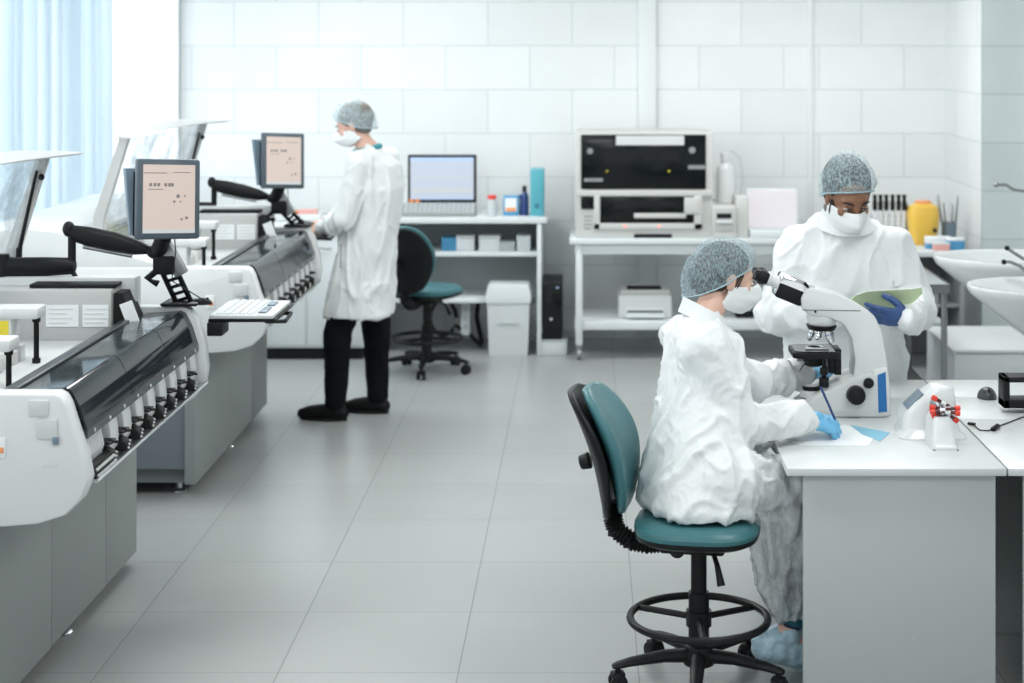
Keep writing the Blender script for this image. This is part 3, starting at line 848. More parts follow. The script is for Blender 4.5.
# swivel chairs
def chair(far=False):
    t = thing('swivel_chair', 'teal swivel chair with black footring, the woman sitting on it', 'chair', (.366, 5.63, 0), -.17, 'teal and black swivel chairs')
    # seat
    def ring(z, k, dx=0):
        out = []; z += .075; dx -= .012
        for i in range(36):
            a = 2 * PI * i / 36; c, s_ = math.cos(a), math.sin(a)
            e = 2 / 2.9
            out.append(V((dx + .205 * k * math.copysign(abs(c) ** e, c), .215 * k * math.copysign(abs(s_) ** e, s_), z)))
        return out
    obj('seat', MB().loft([ring(.431, .93, .01), ring(.434, .985, .01), ring(.448, 1.0, .01), ring(.462, .97, .005), ring(.473, .88), ring(.477, .7), ring(.471, .3)]), 'teal_vinyl', t)
    obj('seat_shell', MB().loft([ring(.398, .5), ring(.408, .88, .01), ring(.418, .97, .01), ring(.433, .995, .01), ring(.435, .9, .01)]), 'black_plastic', t)
    obj('mechanism', MB().box(-.12, .09, -.07, .07, .437, .473, .010).cyl((-.06, -.09, .46), (-.06, -.10, .46), .025), 'black_plastic', t)
    obj('lever', MB().tube([(.05, -.05, .45), (.07, -.10, .42), (.085, -.12, .36)], [.008, .009, .014], 8), 'black_plastic', t)
    # backrest bar in a bellows
    path = [V((-.12, 0, .455)), V((-.17, 0, .448)), V((-.225, 0, .455)), V((-.275, 0, .49)), V((-.285, 0, .53)), V((-.290, 0, .58))]
    fine = []
    for a, b in zip(path, path[1:]):
        for k in range(9): fine.append(a.lerp(b, k / 9))
    fine.append(path[-1])
    obj('bellows', MB().tube(fine, [.026 + (.008 if i % 2 else 0) for i in range(len(fine))], 14), 'black_matte', t)
    # backrest: pad and shell, leaning back
    tilt = math.radians(17)
    ux = V((math.cos(tilt), 0, math.sin(tilt)))      # facing the sitter
    uz = V((-math.sin(tilt), 0, math.cos(tilt)))
    c0 = V((-.285, 0, .572))

    def bring(z, hw, d):
        out = []
        for i in range(24):
            a = 2 * PI * i / 24; c, s_ = math.cos(a), math.sin(a); e = 2 / 3.2
            y = hw * math.copysign(abs(c) ** e, c)
            out.append(y)
        return out

    def slab(d0, d1, grow, bulge):
        rows = []
        N = 20
        for k in range(N + 1):
            u = k / N; z = -.02 + (.415 + 2 * grow) * u - grow
            hw_ = (.195 + grow) * (math.sin(PI * min(1, max(0, (u * .86 + .07)))) ** .42)
            if k in (0, N): hw_ *= .72
            curve = .030 * math.sin(u * PI) - .015
            th = math.sin(PI * (.05 + .9 * u)) ** .4
            r = []
            for i in range(20):
                a = 2 * PI * i / 20; cy_, sx_ = math.cos(a), math.sin(a)
                y = hw_ * math.copysign(abs(cy_) ** .7, cy_)
                mid = (d0 + d1) / 2; half = (d1 - d0) / 2 * th
                x = mid + half * math.copysign(abs(sx_) ** .6, sx_) + bulge * (1 - (y / .21) ** 2) * (0.3 if sx_ > 0 else 0.1) + .045 * (y / .2) ** 2
                r.append(c0 + ux * (x + curve * 1.0) + V((0, y, 0)) + uz * z)
            rows.append(r)
        return MB().loft(rows)
    obj('backrest', slab(.018, .070, 0, .02), 'teal_vinyl', t, smooth=60)
    obj('backrest_shell', slab(-.028, .016, .008, .0), 'black_plastic', t, smooth=60)
    obj('backrest_knob', MB().cyl(c0 - ux * .03 + uz * .16, c0 - ux * .065 + uz * .16, .028, .024, 16, .004), 'black_plastic', t)
    # column, footring, base
    obj('column', MB().cyl((0, 0, .10), (0, 0, .30), .034).cyl((0, 0, .28), (0, 0, .45), .026).cyl((0, 0, .19), (0, 0, .24), .042), 'black_plastic', t)
    fr = MB().torus((0, 0, .215), .225, .0125, 56, 10)
    for a in (40, 160, 280):
        a = math.radians(a); fr.tube([(.03 * math.cos(a), .03 * math.sin(a), .215), (.225 * math.cos(a), .225 * math.sin(a), .213)], .011, 8)
    obj('footring', fr, 'black_plastic', t)
    obj('hub', MB().lathe([(.05, .065), (.055, .08), (.045, .125), (.036, .13)], seg=20), 'black_plastic', t)
    for k in range(5):
        a = math.radians(-14 + 72 * k); d = V((math.cos(a), math.sin(a), 0)); s_ = V((-d.y, d.x, 0))
        rows = []
        for (r, z, hw_, hz) in ((.03, .095, .026, .024), (.12, .098, .024, .020), (.23, .088, .021, .015), (.275, .080, .019, .012), (.29, .078, .012, .008)):
            rows.append([d * r + s_ * (hw_ * math.cos(q * PI / 5)) + V((0, 0, z + hz * math.sin(q * PI / 5))) for q in range(10)])
        leg = obj('leg', MB().loft(rows), 'black_plastic', t)
        w_ = MB()
        for sgn in (-1, 1):
            c = d * .272 + s_ * (sgn * .018) + V((0, 0, .028)); w_.cyl(c - s_ * .009, c + s_ * .009, .028, None, 18, .004)
        w_.cyl(d * .272 + V((0, 0, .03)), d * .272 + V((0, 0, .078)), .009).obox(d * .272 + V((0, 0, .048)), d, s_, (0, 0, 1), .022, .02, .012, .006)
        obj('caster', w_, 'black_matte', leg)
    return t


ch1 = chair()
ch2 = dup(ch1, (-1.02, 10.95, 0), math.radians(66), label='dark swivel chair with teal seat at the wall desk, seen from behind the standing man')

# ------------------------------------------------ centre table with bench-top analyser
TY = 11.3
t = thing('lab_table', 'long white wheeled table carrying the cream benchtop analyser', 'table', (.66, TY, 0))
obj('table_top', MB().box(-.775, .84, 0, .66, .77, .805, .004), 'bench_white', t)
obj('apron', MB().box(-.74, .82, .03, .06, .70, .77, .003), 'bench_white', t)
obj('shelf', MB().box(-.74, .82, .04, .60, .20, .255, .004), 'bench_white', t)
for x in (-.735, .78):
    for y in (.03, .58):
        l = obj('leg', MB().box(x, x + .045, y - .006, y + .039, .10, .769, .004), 'bench_white', t)
        obj('caster', MB().cyl((x + .01, y + .02, .038), (x + .035, y + .02, .038), .036, None, 18, .004).box(x + .004, x + .041, y + .0, y + .04, .05, .10, .006), 'steel_dark', l)
TT = .805
t = thing('benchtop_analyser', 'cream box-shaped analyser with a black glass front on the long table', 'laboratory machine', (.46, 11.36, TT))
# outline x -.51..+.40 (px 575-712)
k = 11.36 / F
X = lambda px: (px - VX) * k - .46
Z = lambda py: CH - (py - VY) * k - TT
obj('body', MB().box(X(575), X(713), .0, .52, .0, Z(132.5), .012), 'cream_plastic', t)
obj('window', MB().box(X(581), X(706), -.014, .004, Z(189), Z(134.5), .006), 'black_gloss', t)
mb = MB().box(X(616), X(684), -.016, -.013, Z(145), Z(135.5))
obj('window_label', mb, 'label_print', t)
obj('window_detail', MB().cyl((X(590), -.014, Z(151)), (X(590), -.017, Z(151)), .020).cyl((X(692), -.014, Z(150)), (X(692), -.017, Z(150)), .022)
    .box(X(584), X(603), -.016, -.013, Z(181.5), Z(178)).box(X(688), X(705), -.018, -.013, Z(169), Z(165)), 'cabinet_grey', t)
obj('indicator', MB().ball((X(607), -.016, Z(171)), .007, 8).ball((X(669), -.016, Z(171)), .008, 8), 'yellow', t)
obj('mid_rail', MB().box(X(578), X(712), -.02, .01, Z(196), Z(190), .004), 'cream_plastic', t)
obj('loading_frame', MB().box(X(594), X(702), -.022, .0, Z(229), Z(223), .004).box(X(594), X(600), -.022, .0, Z(229), Z(195), .004).box(X(694), X(702), -.022, .0, Z(229), Z(195), .004), 'cream_plastic', t)
obj('loading_bay', MB().box(X(600), X(694), -.010, .002, Z(223), Z(196), .002), 'black_gloss', t)
obj('side_display', MB().box(X(581), X(594), -.012, .002, Z(209), Z(192), .003), 'black_gloss', t)
obj('probe_cover', MB().box(X(684), X(700), -.03, -.008, Z(214), Z(197), .006).box(X(634), X(686), -.013, -.008, Z(218), Z(213), .002), 'cream_plastic', t)
obj('tray_slot', MB().box(X(634), X(672), -.004, .004, Z(238), Z(234), .002), 'black_matte', t)
obj('status_lamp', MB().ball((X(625), -.023, Z(226)), .007, 8).ball((X(659), -.023, Z(226)), .007, 8), 'red_light', t)
mb = MB()
for r in range(4): mb.box(X(584), X(592 - r % 2), -.0015, .001, Z(217 + r * 4), Z(216 + r * 4))
obj('printed_text', mb, 'plinth_dark', t)
# side unit
t2 = obj('printer_unit', MB().box(X(712), X(736), -.02, .45, 0, Z(206), .010).box(X(736), X(749), .02, .45, 0, Z(197), .010), 'cream_plastic', t)
obj('printer_face', MB().box(X(714.5), X(733.5), -.026, -.018, Z(231), Z(208), .003), 'panel_grey', t2)
obj('printer_slot', MB().box(X(716.5), X(731), -.029, -.024, Z(218), Z(213), .002), 'black_matte', t2)
obj('printer_lip', MB().box(X(716), X(732), -.034, -.024, Z(223), Z(220), .002), 'white_plastic', t2)
t = bottle('wash_bottle', 'white bottle with a thin tube standing on the benchtop analyser side unit', 'bottle', (.935, 11.60, TT + Z(206)), .062, .34, 'white_plastic', 'white_plastic', .035)
obj('tube', MB().tube([(.0, 0, .33), (.05, 0, .35), (.10, 0, .30), (.115, .0, .15), (.09, 0, .0)], .006, 8), 'bench_grey', t)
# laser printer on the lower shelf
t = thing('laser_printer', 'small white laser printer on the lower shelf of the wheeled table', 'printer', put(645, 11.5, .255))
obj('body', MB().box(-.18, .18, -.02, .25, 0, .155, .015), 'white_plastic', t)
obj('top', MB().box(-.165, .165, .0, .24, .15, .19, .012), 'cream_plastic', t)
obj('output_slot', MB().box(-.12, .11, -.0, .12, .188, .20, .004), 'black_matte', t)
obj('paper_tray', MB().box(-.13, .13, -.10, .0, .015, .028, .003).box(-.13, .13, -.028, -.018, .02, .07, .003), 'bench_white', t)
obj('tray_slot', MB().box(-.12, .12, -.030, -.026, .040, .052, .001), 'black_matte', t)
# dark box on that shelf behind the woman
t = thing('card_reader', 'small black box on the lower table shelf beside the seated woman', 'device', put(745, 11.5, .255))
obj('shell', MB().box(-.06, .06, -.02, .15, 0, .12, .008), 'black_plastic', t)
obj('slot', MB().box(-.04, .04, -.023, -.02, .05, .06), 'panel_grey', t)

# laptop and stand right of the analyser
t = thing('laptop', 'open white laptop with a pale screen, behind the bench analyser and the standing man', 'laptop', put(774, 11.45, TT))
base = obj('base', MB().box(-.17, .17, -.14, .10, 0, .055, .008), 'bench_white', t)
obj('keys', MB().box(-.15, .15, -.12, .02, .055, .058), 'bench_grey', base)
sc_ = obj('lid', MB().obox((0, .12, .165), (1, 0, 0), (0, .98, -.2), (0, .2, .98), .172, .008, .145, .006), 'bench_white', t)
obj('screen', MB().obox((0, .110, .167), (1, 0, 0), (0, .98, -.2), (0, .2, .98), .158, .0025, .130), 'screen_pink', sc_)

# right counter
CYF = 10.95
CT = .765
t = thing('wall_counter', 'white counter with a dark open cupboard below, in the back right corner', 'counter', (2.0, CYF, 0))
obj('worktop', MB().box(-.48, .42, .0, .70, CT - .035, CT, .004), 'bench_white', t)
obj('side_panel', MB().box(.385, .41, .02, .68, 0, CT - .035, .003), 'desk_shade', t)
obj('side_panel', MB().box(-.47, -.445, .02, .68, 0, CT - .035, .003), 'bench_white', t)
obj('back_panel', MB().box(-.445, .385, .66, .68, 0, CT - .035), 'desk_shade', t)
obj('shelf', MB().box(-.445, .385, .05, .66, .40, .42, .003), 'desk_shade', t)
# rack of pipettes
t = thing('pipette_rack', 'metal rack of black-topped pipettes on the corner counter behind the man', 'rack', put(889, 11.45, CT))
obj('base', MB().box(-.13, .13, -.06, .06, 0, .015, .004), 'bench_grey', t)
obj('post', MB().cyl((-.11, 0, .01), (-.11, 0, .19), .006), 'steel', t)
obj('post', MB().cyl((.12, 0, .01), (.12, 0, .26), .008), 'steel_dark', t)
obj('crossbar', MB().box(-.13, .13, -.02, .02, .17, .182, .003), 'steel', t)
pp = None
for i, x in enumerate((-.10, -.062, -.024, .018, .058, .095)):
    lbs = ['leftmost, at the man\'s shoulder', 'second from the left', 'third from the left', 'third from the right', 'second from the right', 'rightmost, next to the yellow container']
    q = thing('pipette', 'black-topped pipette in the rack on the corner counter, ' + lbs[i], 'pipette', put(889, 11.45, CT) + V((x, -.035, .017)), group='pipettes in the rack')
    if i == 0:
        obj('barrel', MB().lathe([(.003, .0), (.006, .08), (.012, .10), (.014, .20)], seg=10), 'white_plastic', q)
        obj('plunger', MB().lathe([(.015, .20), (.017, .25), (.012, .27), (.014, .29), (.014, .305)], seg=10), 'black_plastic', q)
        pp = q
    else:
        for ch in pp.children:
            c = ch.copy(); COL.objects.link(c); c.parent = q
# yellow sharps container with bag
t = thing('sharps_container', 'yellow waste container with crumpled sides on the corner counter', 'container', put(923, 11.35, CT))
rg = []
for (r, z) in ((.075, 0), (.085, .01), (.10, .12), (.105, .2), (.095, .25), (.06, .272), (.0, .275)):
    rg.append([V((r * math.copysign(abs(math.cos(a)) ** .7, math.cos(a)), r * .8 * math.copysign(abs(math.sin(a)) ** .7, math.sin(a)), z)) for a in [k * PI / 12 for k in range(24)]])
obj('body', MB().loft(rg[:-1]), 'yellow_bag', t)
obj('lid', MB().lathe([(.05, .268), (.055, .275), (.05, .288), (.03, .29)], seg=20), 'orange', t)
obj('hole', MB().cyl((.06, -.088, .10), (.065, -.080, .10), .014), 'black_matte', t)
# jar of instruments
t = thing('instrument_jar', 'clear blue-based jar holding long grey forceps and tubes in the corner', 'jar', put(949, 11.40, CT))
obj('jar', MB().lathe([(.045, 0), (.048, .01), (.05, .14), (.046, .14), (.044, .012)], seg=20), 'bezel_side', t)
for i in range(9):
    a = i * 2.4; q = V((.030 * math.cos(a), .03 * math.sin(a), .01)); e = V((.075 * math.cos(a) - .01, .05 * math.sin(a), .29 + .03 * math.sin(i * 1.7)))
    fl = ['leftmost of the grey rods fanned out in the corner jar', 'dark rod leaning left in the corner jar', 'pale rod at the back of the corner jar', 'dark rod leaning towards the tiled wall in the jar',
          'pale rod in the middle of the corner jar', 'tallest dark rod standing in the corner jar', 'pale rod leaning right in the corner jar', 'dark rod at the front of the corner jar', 'rightmost pale rod in the corner jar'][i]
    tag(obj('forceps', MB().tube([q, q.lerp(e, .5), e], [.004, .006, .004], 6), 'steel_dark' if i % 2 else 'bench_grey', None), fl, 'forceps', 'forceps in the corner jar').location = put(949, 11.40, CT)
for (px, Y, wd, h, m_, lb) in ((938, 11.12, .16, .075, 'blue_card', 'white and pale blue box in front of the yellow container'), (941, 11.02, .10, .05, 'pink_card', 'small pink box at the front of the corner counter'),
                           (955, 11.05, .11, .075, 'blue_card', 'bright blue box at the right end of the corner counter')):
    t = thing('carton', lb, 'box', put(px, Y, CT), group='cartons on the corner counter')
    obj('card', MB().box(-wd / 2, wd / 2, -.035, .035, 0, h, .003), m_, t)
    obj('lid_flap', MB().box(-wd / 2 - .001, wd / 2 + .001, -.036, .036, h * (.45 if 'pale' in lb else .8), h + .002, .002), 'paper' if m_ != 'pink_card' else 'bench_white', t)

# chest / white box, stainless trolley
t = thing('storage_chest', 'white lidded chest on the floor behind the stainless trolley and below the basin', 'chest', (2.38, 9.78, 0))
obj('body', MB().box(-.29, .22, 0, .80, 0, .33, .012), 'bench_white', t)
obj('lid', MB().box(-.30, .23, -.012, .81, .33, .352, .008), 'trim_white', t)
t = thing('instrument_trolley', 'stainless steel trolley with square legs between the man and the basin', 'trolley', (1.66, 9.30, 0))
obj('top', MB().box(-.20, .30, -.01, 1.07, .765, .785, .004), 'steel', t)
obj('tray_rim', MB().box(-.20, .30, -.012, -.008, .74, .79).box(.298, .302, -.01, 1.07, .74, .79), 'steel_dark', t)
obj('shelf', MB().box(-.19, .29, .02, 1.05, .56, .575, .003), 'steel', t)
obj('shelf', MB().box(-.19, .29, .02, 1.05, .13, .145, .003), 'steel_dark', t)
for x in (-.19, .26):
    for y in (0, 1.03):
        obj('leg', MB().box(x, x + .03, y, y + .03, .0, .77, .003), 'steel_dark', t)
for i, (px, m_) in enumerate(((919, 'bench_grey'), (926, 'bench_white'), (934, 'bench_grey'))):
    bottle('flask', ['grey', 'white', 'dark grey'][i] + ' flask on the middle shelf of the steel trolley', 'flask', V(((px - VX) * 9.7 / F, 9.7, .575)), .024, .14, m_, 'steel', .014, grp='flasks on the trolley')


# basins
def basin(loc, label, sc_=1.0, rz=0.0):
    t = thing('wash_basin', label, 'basin', loc, rz, 'white ceramic basins')
    O = []
    def rg(rx, ry, z, dx=0, lip=0.0):
        r = []
        for i in range(48):
            a = 2 * PI * i / 48; c, s_ = math.cos(a), math.sin(a)
            q = 1 + .10 * math.cos(2 * a) ** 2 * 0
            r.append(V((dx + rx * c, ry * s_, z + lip * c)))
        return r
    rows = [rg(.05, .05, -.36, .10), rg(.12, .10, -.34, .10), rg(.25, .19, -.24, .07), rg(.37, .27, -.12, .03), rg(.45, .31, -.03), rg(.465, .32, -.005, 0, -.006), rg(.460, .315, .008, 0, -.006), rg(.435, .295, .008, 0, -.006),
            rg(.42, .28, -.01), rg(.33, .22, -.11, .05), rg(.18, .12, -.20, .08), rg(.03, .03, -.215, .10)]
    obj('bowl', MB().loft(rows), 'ceramic', t, smooth=60)
    obj('drain', MB().torus((.10, 0, -.205), .022, .005, 20, 6), 'chrome', t)
    obj('pedestal', MB().lathe([(.13, -loc[2]), (.13, -loc[2] + .03), (.045, -loc[2] + .08), (.035, -.5), (.05, -.38), (.08, -.33)], (.10, 0, 0), 24), 'ceramic', t)
    return t


basin((2.23, 8.75, 1.00), 'farther white ceramic basin, its rim rising behind the nearer one by the pillar')
basin((2.24, 8.02, .955), 'nearer large white ceramic basin at the right edge, overlapping the other one')
for i, (pts, lb) in enumerate(((((996, 185), (1006, 185), (1014, 190), (1030, 192), (1050, 215)), 'highest curved chrome gooseneck tap at the right edge'),
                               (((1007, 248), (1014, 253), (1024, 259), (1040, 264), (1050, 275)), 'middle thin curved tap with a black tip above the basins'),
                               (((1004, 262), (1010, 262), (1020, 266), (1030, 276), (1045, 300)), 'lowest curved tap reaching over the nearer basin'))):
    P = [W(a, b, 8.45 - .1 * i) for a, b in pts]
    base = P[-1]
    tt = thing('gooseneck_tap', lb, 'tap', (base.x, base.y, 0), group='thin gooseneck taps')
    Q = [p_ - V((base.x, base.y, 0)) for p_ in P]
    obj('spout', MB().tube(Q + [V((0.0, 0, .95))], .008, 8), 'steel_dark', tt)
    obj('tip', MB().ball(Q[0], .013, 10), 'black_plastic' if i else 'steel_dark', tt)
    obj('riser', MB().cyl((0, 0, 0), (0, 0, .96), .014), 'steel', tt)
# ================================================================== FRONT DESKS
def desk(name, label, x0, x1, y0, y1, panels=(1, 1), ends=True):
    t = thing(name, label, 'desk', ((x0 + x1) / 2, (y0 + y1) / 2, 0), group='white desks pushed together')
    hx, hy = (x1 - x0) / 2, (y1 - y0) / 2
    obj('desk_top', MB().box(-hx, hx, -hy, hy, .726, .75, .0025), 'desk_top', t)
    ins = .055
    if ends:
        for i, y in enumerate((-hy + .03, hy - .046)):
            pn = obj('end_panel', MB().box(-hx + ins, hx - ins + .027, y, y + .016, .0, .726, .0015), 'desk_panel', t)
            if i == 0:
                mb = MB()
                for (x, z) in ((-.155, .545), (.21, .545), (.06, .20), (.23, .20), (.285, .70), (.285, .27)):
                    mb.cyl((x * hx / .347, y + .001, z), (x * hx / .347, y - .0012, z), .0042, seg=12)
                obj('screw_cap', mb, 'bench_grey', pn)
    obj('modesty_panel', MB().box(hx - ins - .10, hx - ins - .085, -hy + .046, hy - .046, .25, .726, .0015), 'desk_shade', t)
    return t


desk('office_desk', 'white desk with a plain end panel, carrying the big microscope', .633, 1.328, 5.44, 6.53)
desk('office_desk', 'white desk at the right edge holding the dark stand and cable', 1.334, 2.03, 5.44, 6.15)
desk('office_desk', 'small white desk section just behind the right edge desk', 1.334, 2.03, 6.156, 6.53)
desk('office_desk', 'rear white desk section between the microscope and the standing man', .64, 1.345, 6.536, 6.87)
desk('office_desk', 'rear white desk section below the trolley and basins', 1.351, 2.10, 6.536, 6.87)
DZ = .75

# ------------------------------------------------------------------ microscope
MY = 6.27
ms = thing('microscope', 'large white microscope with blue side stripe and twin eyepieces on the desk', 'microscope', (.97, MY, DZ))
MO = V((.97, MY, DZ))


def m_(px, py, y=0.0):
    """side profile point -> local (x, z)"""
    p = W(px, py, MY + y); return (p.x - MO.x, p.z - MO.z)


def prof(pts): return [m_(a, b) for a, b in pts]


def profn(pts): return [m_(a, b, -.098) for a, b in pts]
# base foot
obj('foot', MB().prism([(-.20, 0), (.105, 0), (.115, .012), (.115, .04), (.02, .050), (-.12, .046), (-.185, .030), (-.205, .012)], 'XZ', -.095, .095, .010), 'white_plastic', ms)
# side housing of the base with the knobs
obj('side_cheek', MB().prism(profn([(800, 408), (826, 392), (850, 379), (877, 374), (877, 414), (800, 414)]), 'XZ', -.097, .092, .006), 'label_print', ms)
# arm: column rising and bending over to the head
arm = prof([(838, 390), (850, 380), (852, 356), (849, 336), (841, 322), (828, 316), (806, 313), (800, 306), (798, 296), (803, 287), (812, 285),
            (838, 293), (856, 303), (872, 313), (880, 330), (885, 360), (888, 385), (889, 414), (840, 414)])
obj('arm', MB().prism(arm, 'XZ', -.062, .062, .014), 'white_plastic', ms)
obj('back_spine', MB().prism(profn([(873, 372), (888, 368), (890, 416), (874, 416)]), 'XZ', -.098, .098, .008), 'white_plastic', ms)
obj('blue_stripe', MB().prism(profn([(877.5, 375), (885.5, 372), (887, 411.5), (878.5, 412.5)]), 'XZ', -.1005, -.097), 'blue_plastic', ms)
obj('seam_line', MB().prism(prof([(800, 307), (858, 307.6), (858, 308.3), (800, 307.8)]), 'XZ', -.0635, -.060), 'plinth_dark', ms)
obj('lock_screw', MB().cyl((m_(813, 309)[0], -.066, m_(813, 309)[1]), (m_(813, 309)[0], -.06, m_(813, 309)[1]), .004), 'black_plastic', ms)
# coarse and fine focus knobs
for (px, py, r, d, nm) in ((855.5, 394.5, .033, .135, 'focus_knob'), (868.5, 383, .018, .115, 'small_knob')):
    x, z = m_(px, py, -.1)
    k = obj(nm, MB().cyl((x, -.096, z), (x, -d, z), r, r * .95, 28, .004), 'black_plastic', ms)
    mb = MB()
    for q in range(18):
        a = q * PI / 9; mb.box(x + r * .96 * math.cos(a) - .0015, x + r * .96 * math.cos(a) + .0015, -d + .006, -.098, z + r * .96 * math.sin(a) - .0015, z + r * .96 * math.sin(a) + .0015)
    obj('grip', mb, 'black_matte', k)
    obj('knob_cap', MB().cyl((x, -d, z), (x, -d - .006, z), r * .62, r * .5, 20, .002), 'black_matte', k)
    k2 = obj(nm, MB().cyl((x, .096, z), (x, d, z), r, r * .95, 28, .004), 'black_plastic', ms)
# binocular head: tilted tubes
a0 = V((m_(806, 294)[0], 0, m_(806, 294)[1])); a1 = V((m_(779, 283)[0], 0, m_(779, 283)[1]))
dr = (a1 - a0).normalized(); up = V((-dr.z, 0, dr.x)); up = up if up.z > 0 else -up
bi = obj('binocular_tube', MB().obox(a0 + dr * .055, dr, (0, 1, 0), up, .062, .052, .042, .012), 'chrome', ms)
obj('binocular_cover', MB().obox(a0 + dr * .060 - up * .017, dr, (0, 1, 0), up, .053, .054, .030, .010), 'black_plastic', bi)
obj('head_collar', MB().obox(a0 + dr * .004, dr, (0, 1, 0), up, .022, .050, .044, .010), 'white_plastic', ms)
for y in (-.031, .031):
    e0 = a0 + dr * .112 + V((0, y, 0))
    ep = obj('eyepiece', MB().cyl(e0, e0 + dr * .035, .021, .019, 20).cyl(e0 + dr * .030, e0 + dr * .042, .024, None, 20, .003), 'white_plastic', ms)
    q = e0 + dr * .042
    obj('eye_cup', MB().tube([q, q + dr * .010, q + dr * .014, q + dr * .030, q + dr * .036, q + dr * .052, q + dr * .056], [.021, .024, .027, .027, .022, .020, .015], 22), 'black_plastic', ep)
    obj('grip_ring', MB().torus(q + dr * .022, .026, .003, 24, 6, dr), 'black_matte', ep)
obj('trinocular_lever', MB().tube([V((m_(808, 288)[0], -.045, m_(808, 288)[1])), V((m_(803, 281)[0], -.055, m_(803, 281)[1]))], [.004, .006], 8), 'black_plastic', ms)
# nosepiece and objectives
nx, nz = m_(822, 314)
np_ = obj('nosepiece', MB().lathe([(.052, .012), (.056, .0), (.058, -.012), (.050, -.034), (.046, -.040)], (nx, 0, nz), 28), 'white_plastic', ms)
rz_ = V((nx - .002, 0, nz - .046)); tl = V((.16, 0, .98)).normalized()
obj('turret', MB().cyl(rz_ + V((0, 0, .008)), rz_ - V((.0, 0, .006)) - tl * .004, .056, .050, 28, .003), 'black_plastic', ms)
for k, (a, ln, r) in enumerate(((0.35, .050, .012), (1.6, .040, .011), (2.9, .045, .011), (4.2, .034, .010), (5.4, .052, .013))):
    h = V((math.cos(a) * .03, math.sin(a) * .03, -.010)); dd = V((math.cos(a) * .38, math.sin(a) * .38, -1)).normalized()
    p0 = rz_ + h
    ob = obj('objective', MB().tube([p0, p0 + dd * ln * .6, p0 + dd * ln * .62, p0 + dd * ln * .9, p0 + dd * ln], [r, r, r * .85, r * .75, r * .45], 18), 'chrome', ms)
    obj('ring', MB().torus(p0 + dd * ln * .35, r * 1.0, .0015, 20, 6, dd), 'black_plastic' if k % 2 else 'blue_plastic', ob)
# stage
sx, sz = m_(812, 352)
st_ = obj('stage', MB().prism([(-.078, -.075), (-.045, -.09), (.085, -.09), (.095, -.08), (.095, .08), (.085, .09), (-.045, .09), (-.078, .075)], 'XY', -.010, .012, .003).move((sx, 0, sz)), 'black_plastic', ms)
obj('stage_plate', MB().prism([(-.070, -.068), (-.04, -.08), (.075, -.08), (.075, .08), (-.04, .08), (-.070, .068)], 'XY', .012, .0155).move((sx, 0, sz)), 'black_gloss', ms)
obj('slide_holder', MB().torus((sx + .01, 0, sz + .018), .03, .003, 24, 6).box(sx - .03, sx + .055, -.045, -.038, sz + .016, sz + .022, .001), 'steel', st_)
obj('glass_slide', MB().box(sx - .025, sx + .05, -.036, -.012, sz + .016, sz + .0175), 'glass_clear', st_)
obj('condenser', MB().lathe([(.030, -.012), (.040, -.016), (.042, -.030), (.034, -.034), (.034, -.046), (.020, -.052)], (sx + .005, 0, sz), 24), 'black_plastic', ms)
obj('condenser_screw', MB().cyl((sx - .035, -.01, sz - .026), (sx - .056, -.014, sz - .026), .006).tube([(sx - .03, 0, sz - .045), (sx - .048, -.02, sz - .066)], .003, 6), 'steel_dark', ms)
obj('stage_bracket', MB().box(sx + .055, sx + .095, -.045, .045, sz - .07, sz - .008, .006).box(sx + .075, sx + .100, -.05, .05, sz - .075, sz + .018, .003), 'black_plastic', ms)
obj('stage_drive', MB().cyl((sx + .035, -.062, sz - .01), (sx + .035, -.062, sz - .115), .008).cyl((sx + .035, -.062, sz - .045), (sx + .035, -.062, sz - .070), .015, None, 18, .002)
    .cyl((sx + .035, -.062, sz - .080), (sx + .035, -.062, sz - .115), .018, None, 18, .002), 'black_plastic', ms)
# field lens of the lamp
lx, lz = m_(811, 388)
obj('lamp_port', MB().lathe([(.040, -.03), (.040, -.012), (.030, -.006), (.030, .0), (.027, .008), (.024, .010)], (lx, 0, lz), 26), 'white_plastic', ms)
obj('lamp_lens', MB().lathe([(.031, -.006), (.0315, .006), (.026, .009), (.01, .0095)], (lx, 0, lz), 26), 'black_plastic', ms)

# ------------------------------------------------------------------ tube roller (white, with red-capped tubes)
tr_ = thing('tube_mixer', 'white tube mixer with a tongue-shaped foot, holding red-capped blood tubes', 'tube mixer', (1.185, 5.84, DZ))
TRO = V((1.185, 5.84, DZ))


def tq(px, py, Y=5.84):
    p = W(px, py, Y); return p - TRO


def rr(x0, x1, y0, y1, z, r=.02, n=5):
    out = []
    for (cx, cy, a0) in ((x1 - r, y1 - r, 0), (x0 + r, y1 - r, PI / 2), (x0 + r, y0 + r, PI), (x1 - r, y0 + r, 1.5 * PI)):
        for k in range(n):
            a = a0 + (PI / 2) * k / (n - 1); out.append(V((cx + r * math.cos(a), cy + r * math.sin(a), z)))
    return out


body = MB().loft([rr(-.112, .098, .02, .19, 0, .03), rr(-.112, .098, .02, .19, .010, .03), rr(-.104, .090, .028, .185, .028, .03), rr(-.102, .086, .032, .182, .070, .03),
                  rr(-.060, .082, .038, .175, .115, .03), rr(-.005, .078, .050, .165, .158, .03), rr(.010, .070, .060, .155, .166, .026)])
obj('body', body, 'white_plastic', tr_, smooth=50)
obj('display', MB().obox((-.058, .105, .116), V((.72, 0, .69)), (0, 1, 0), V((-.69, 0, .72)), .038, .045, .0025, .002), 'bezel_side', tr_)
ft = MB().loft([rr(-.042, .045, -.165, .02, 0, .015), rr(-.042, .045, -.165, .02, .008, .015), rr(-.038, .040, -.150, .02, .018, .015), rr(-.034, .034, -.130, .02, .080, .020), rr(-.026, .026, -.120, .0, .100, .020)])
obj('foot_tongue', ft, 'white_plastic', tr_, smooth=50)
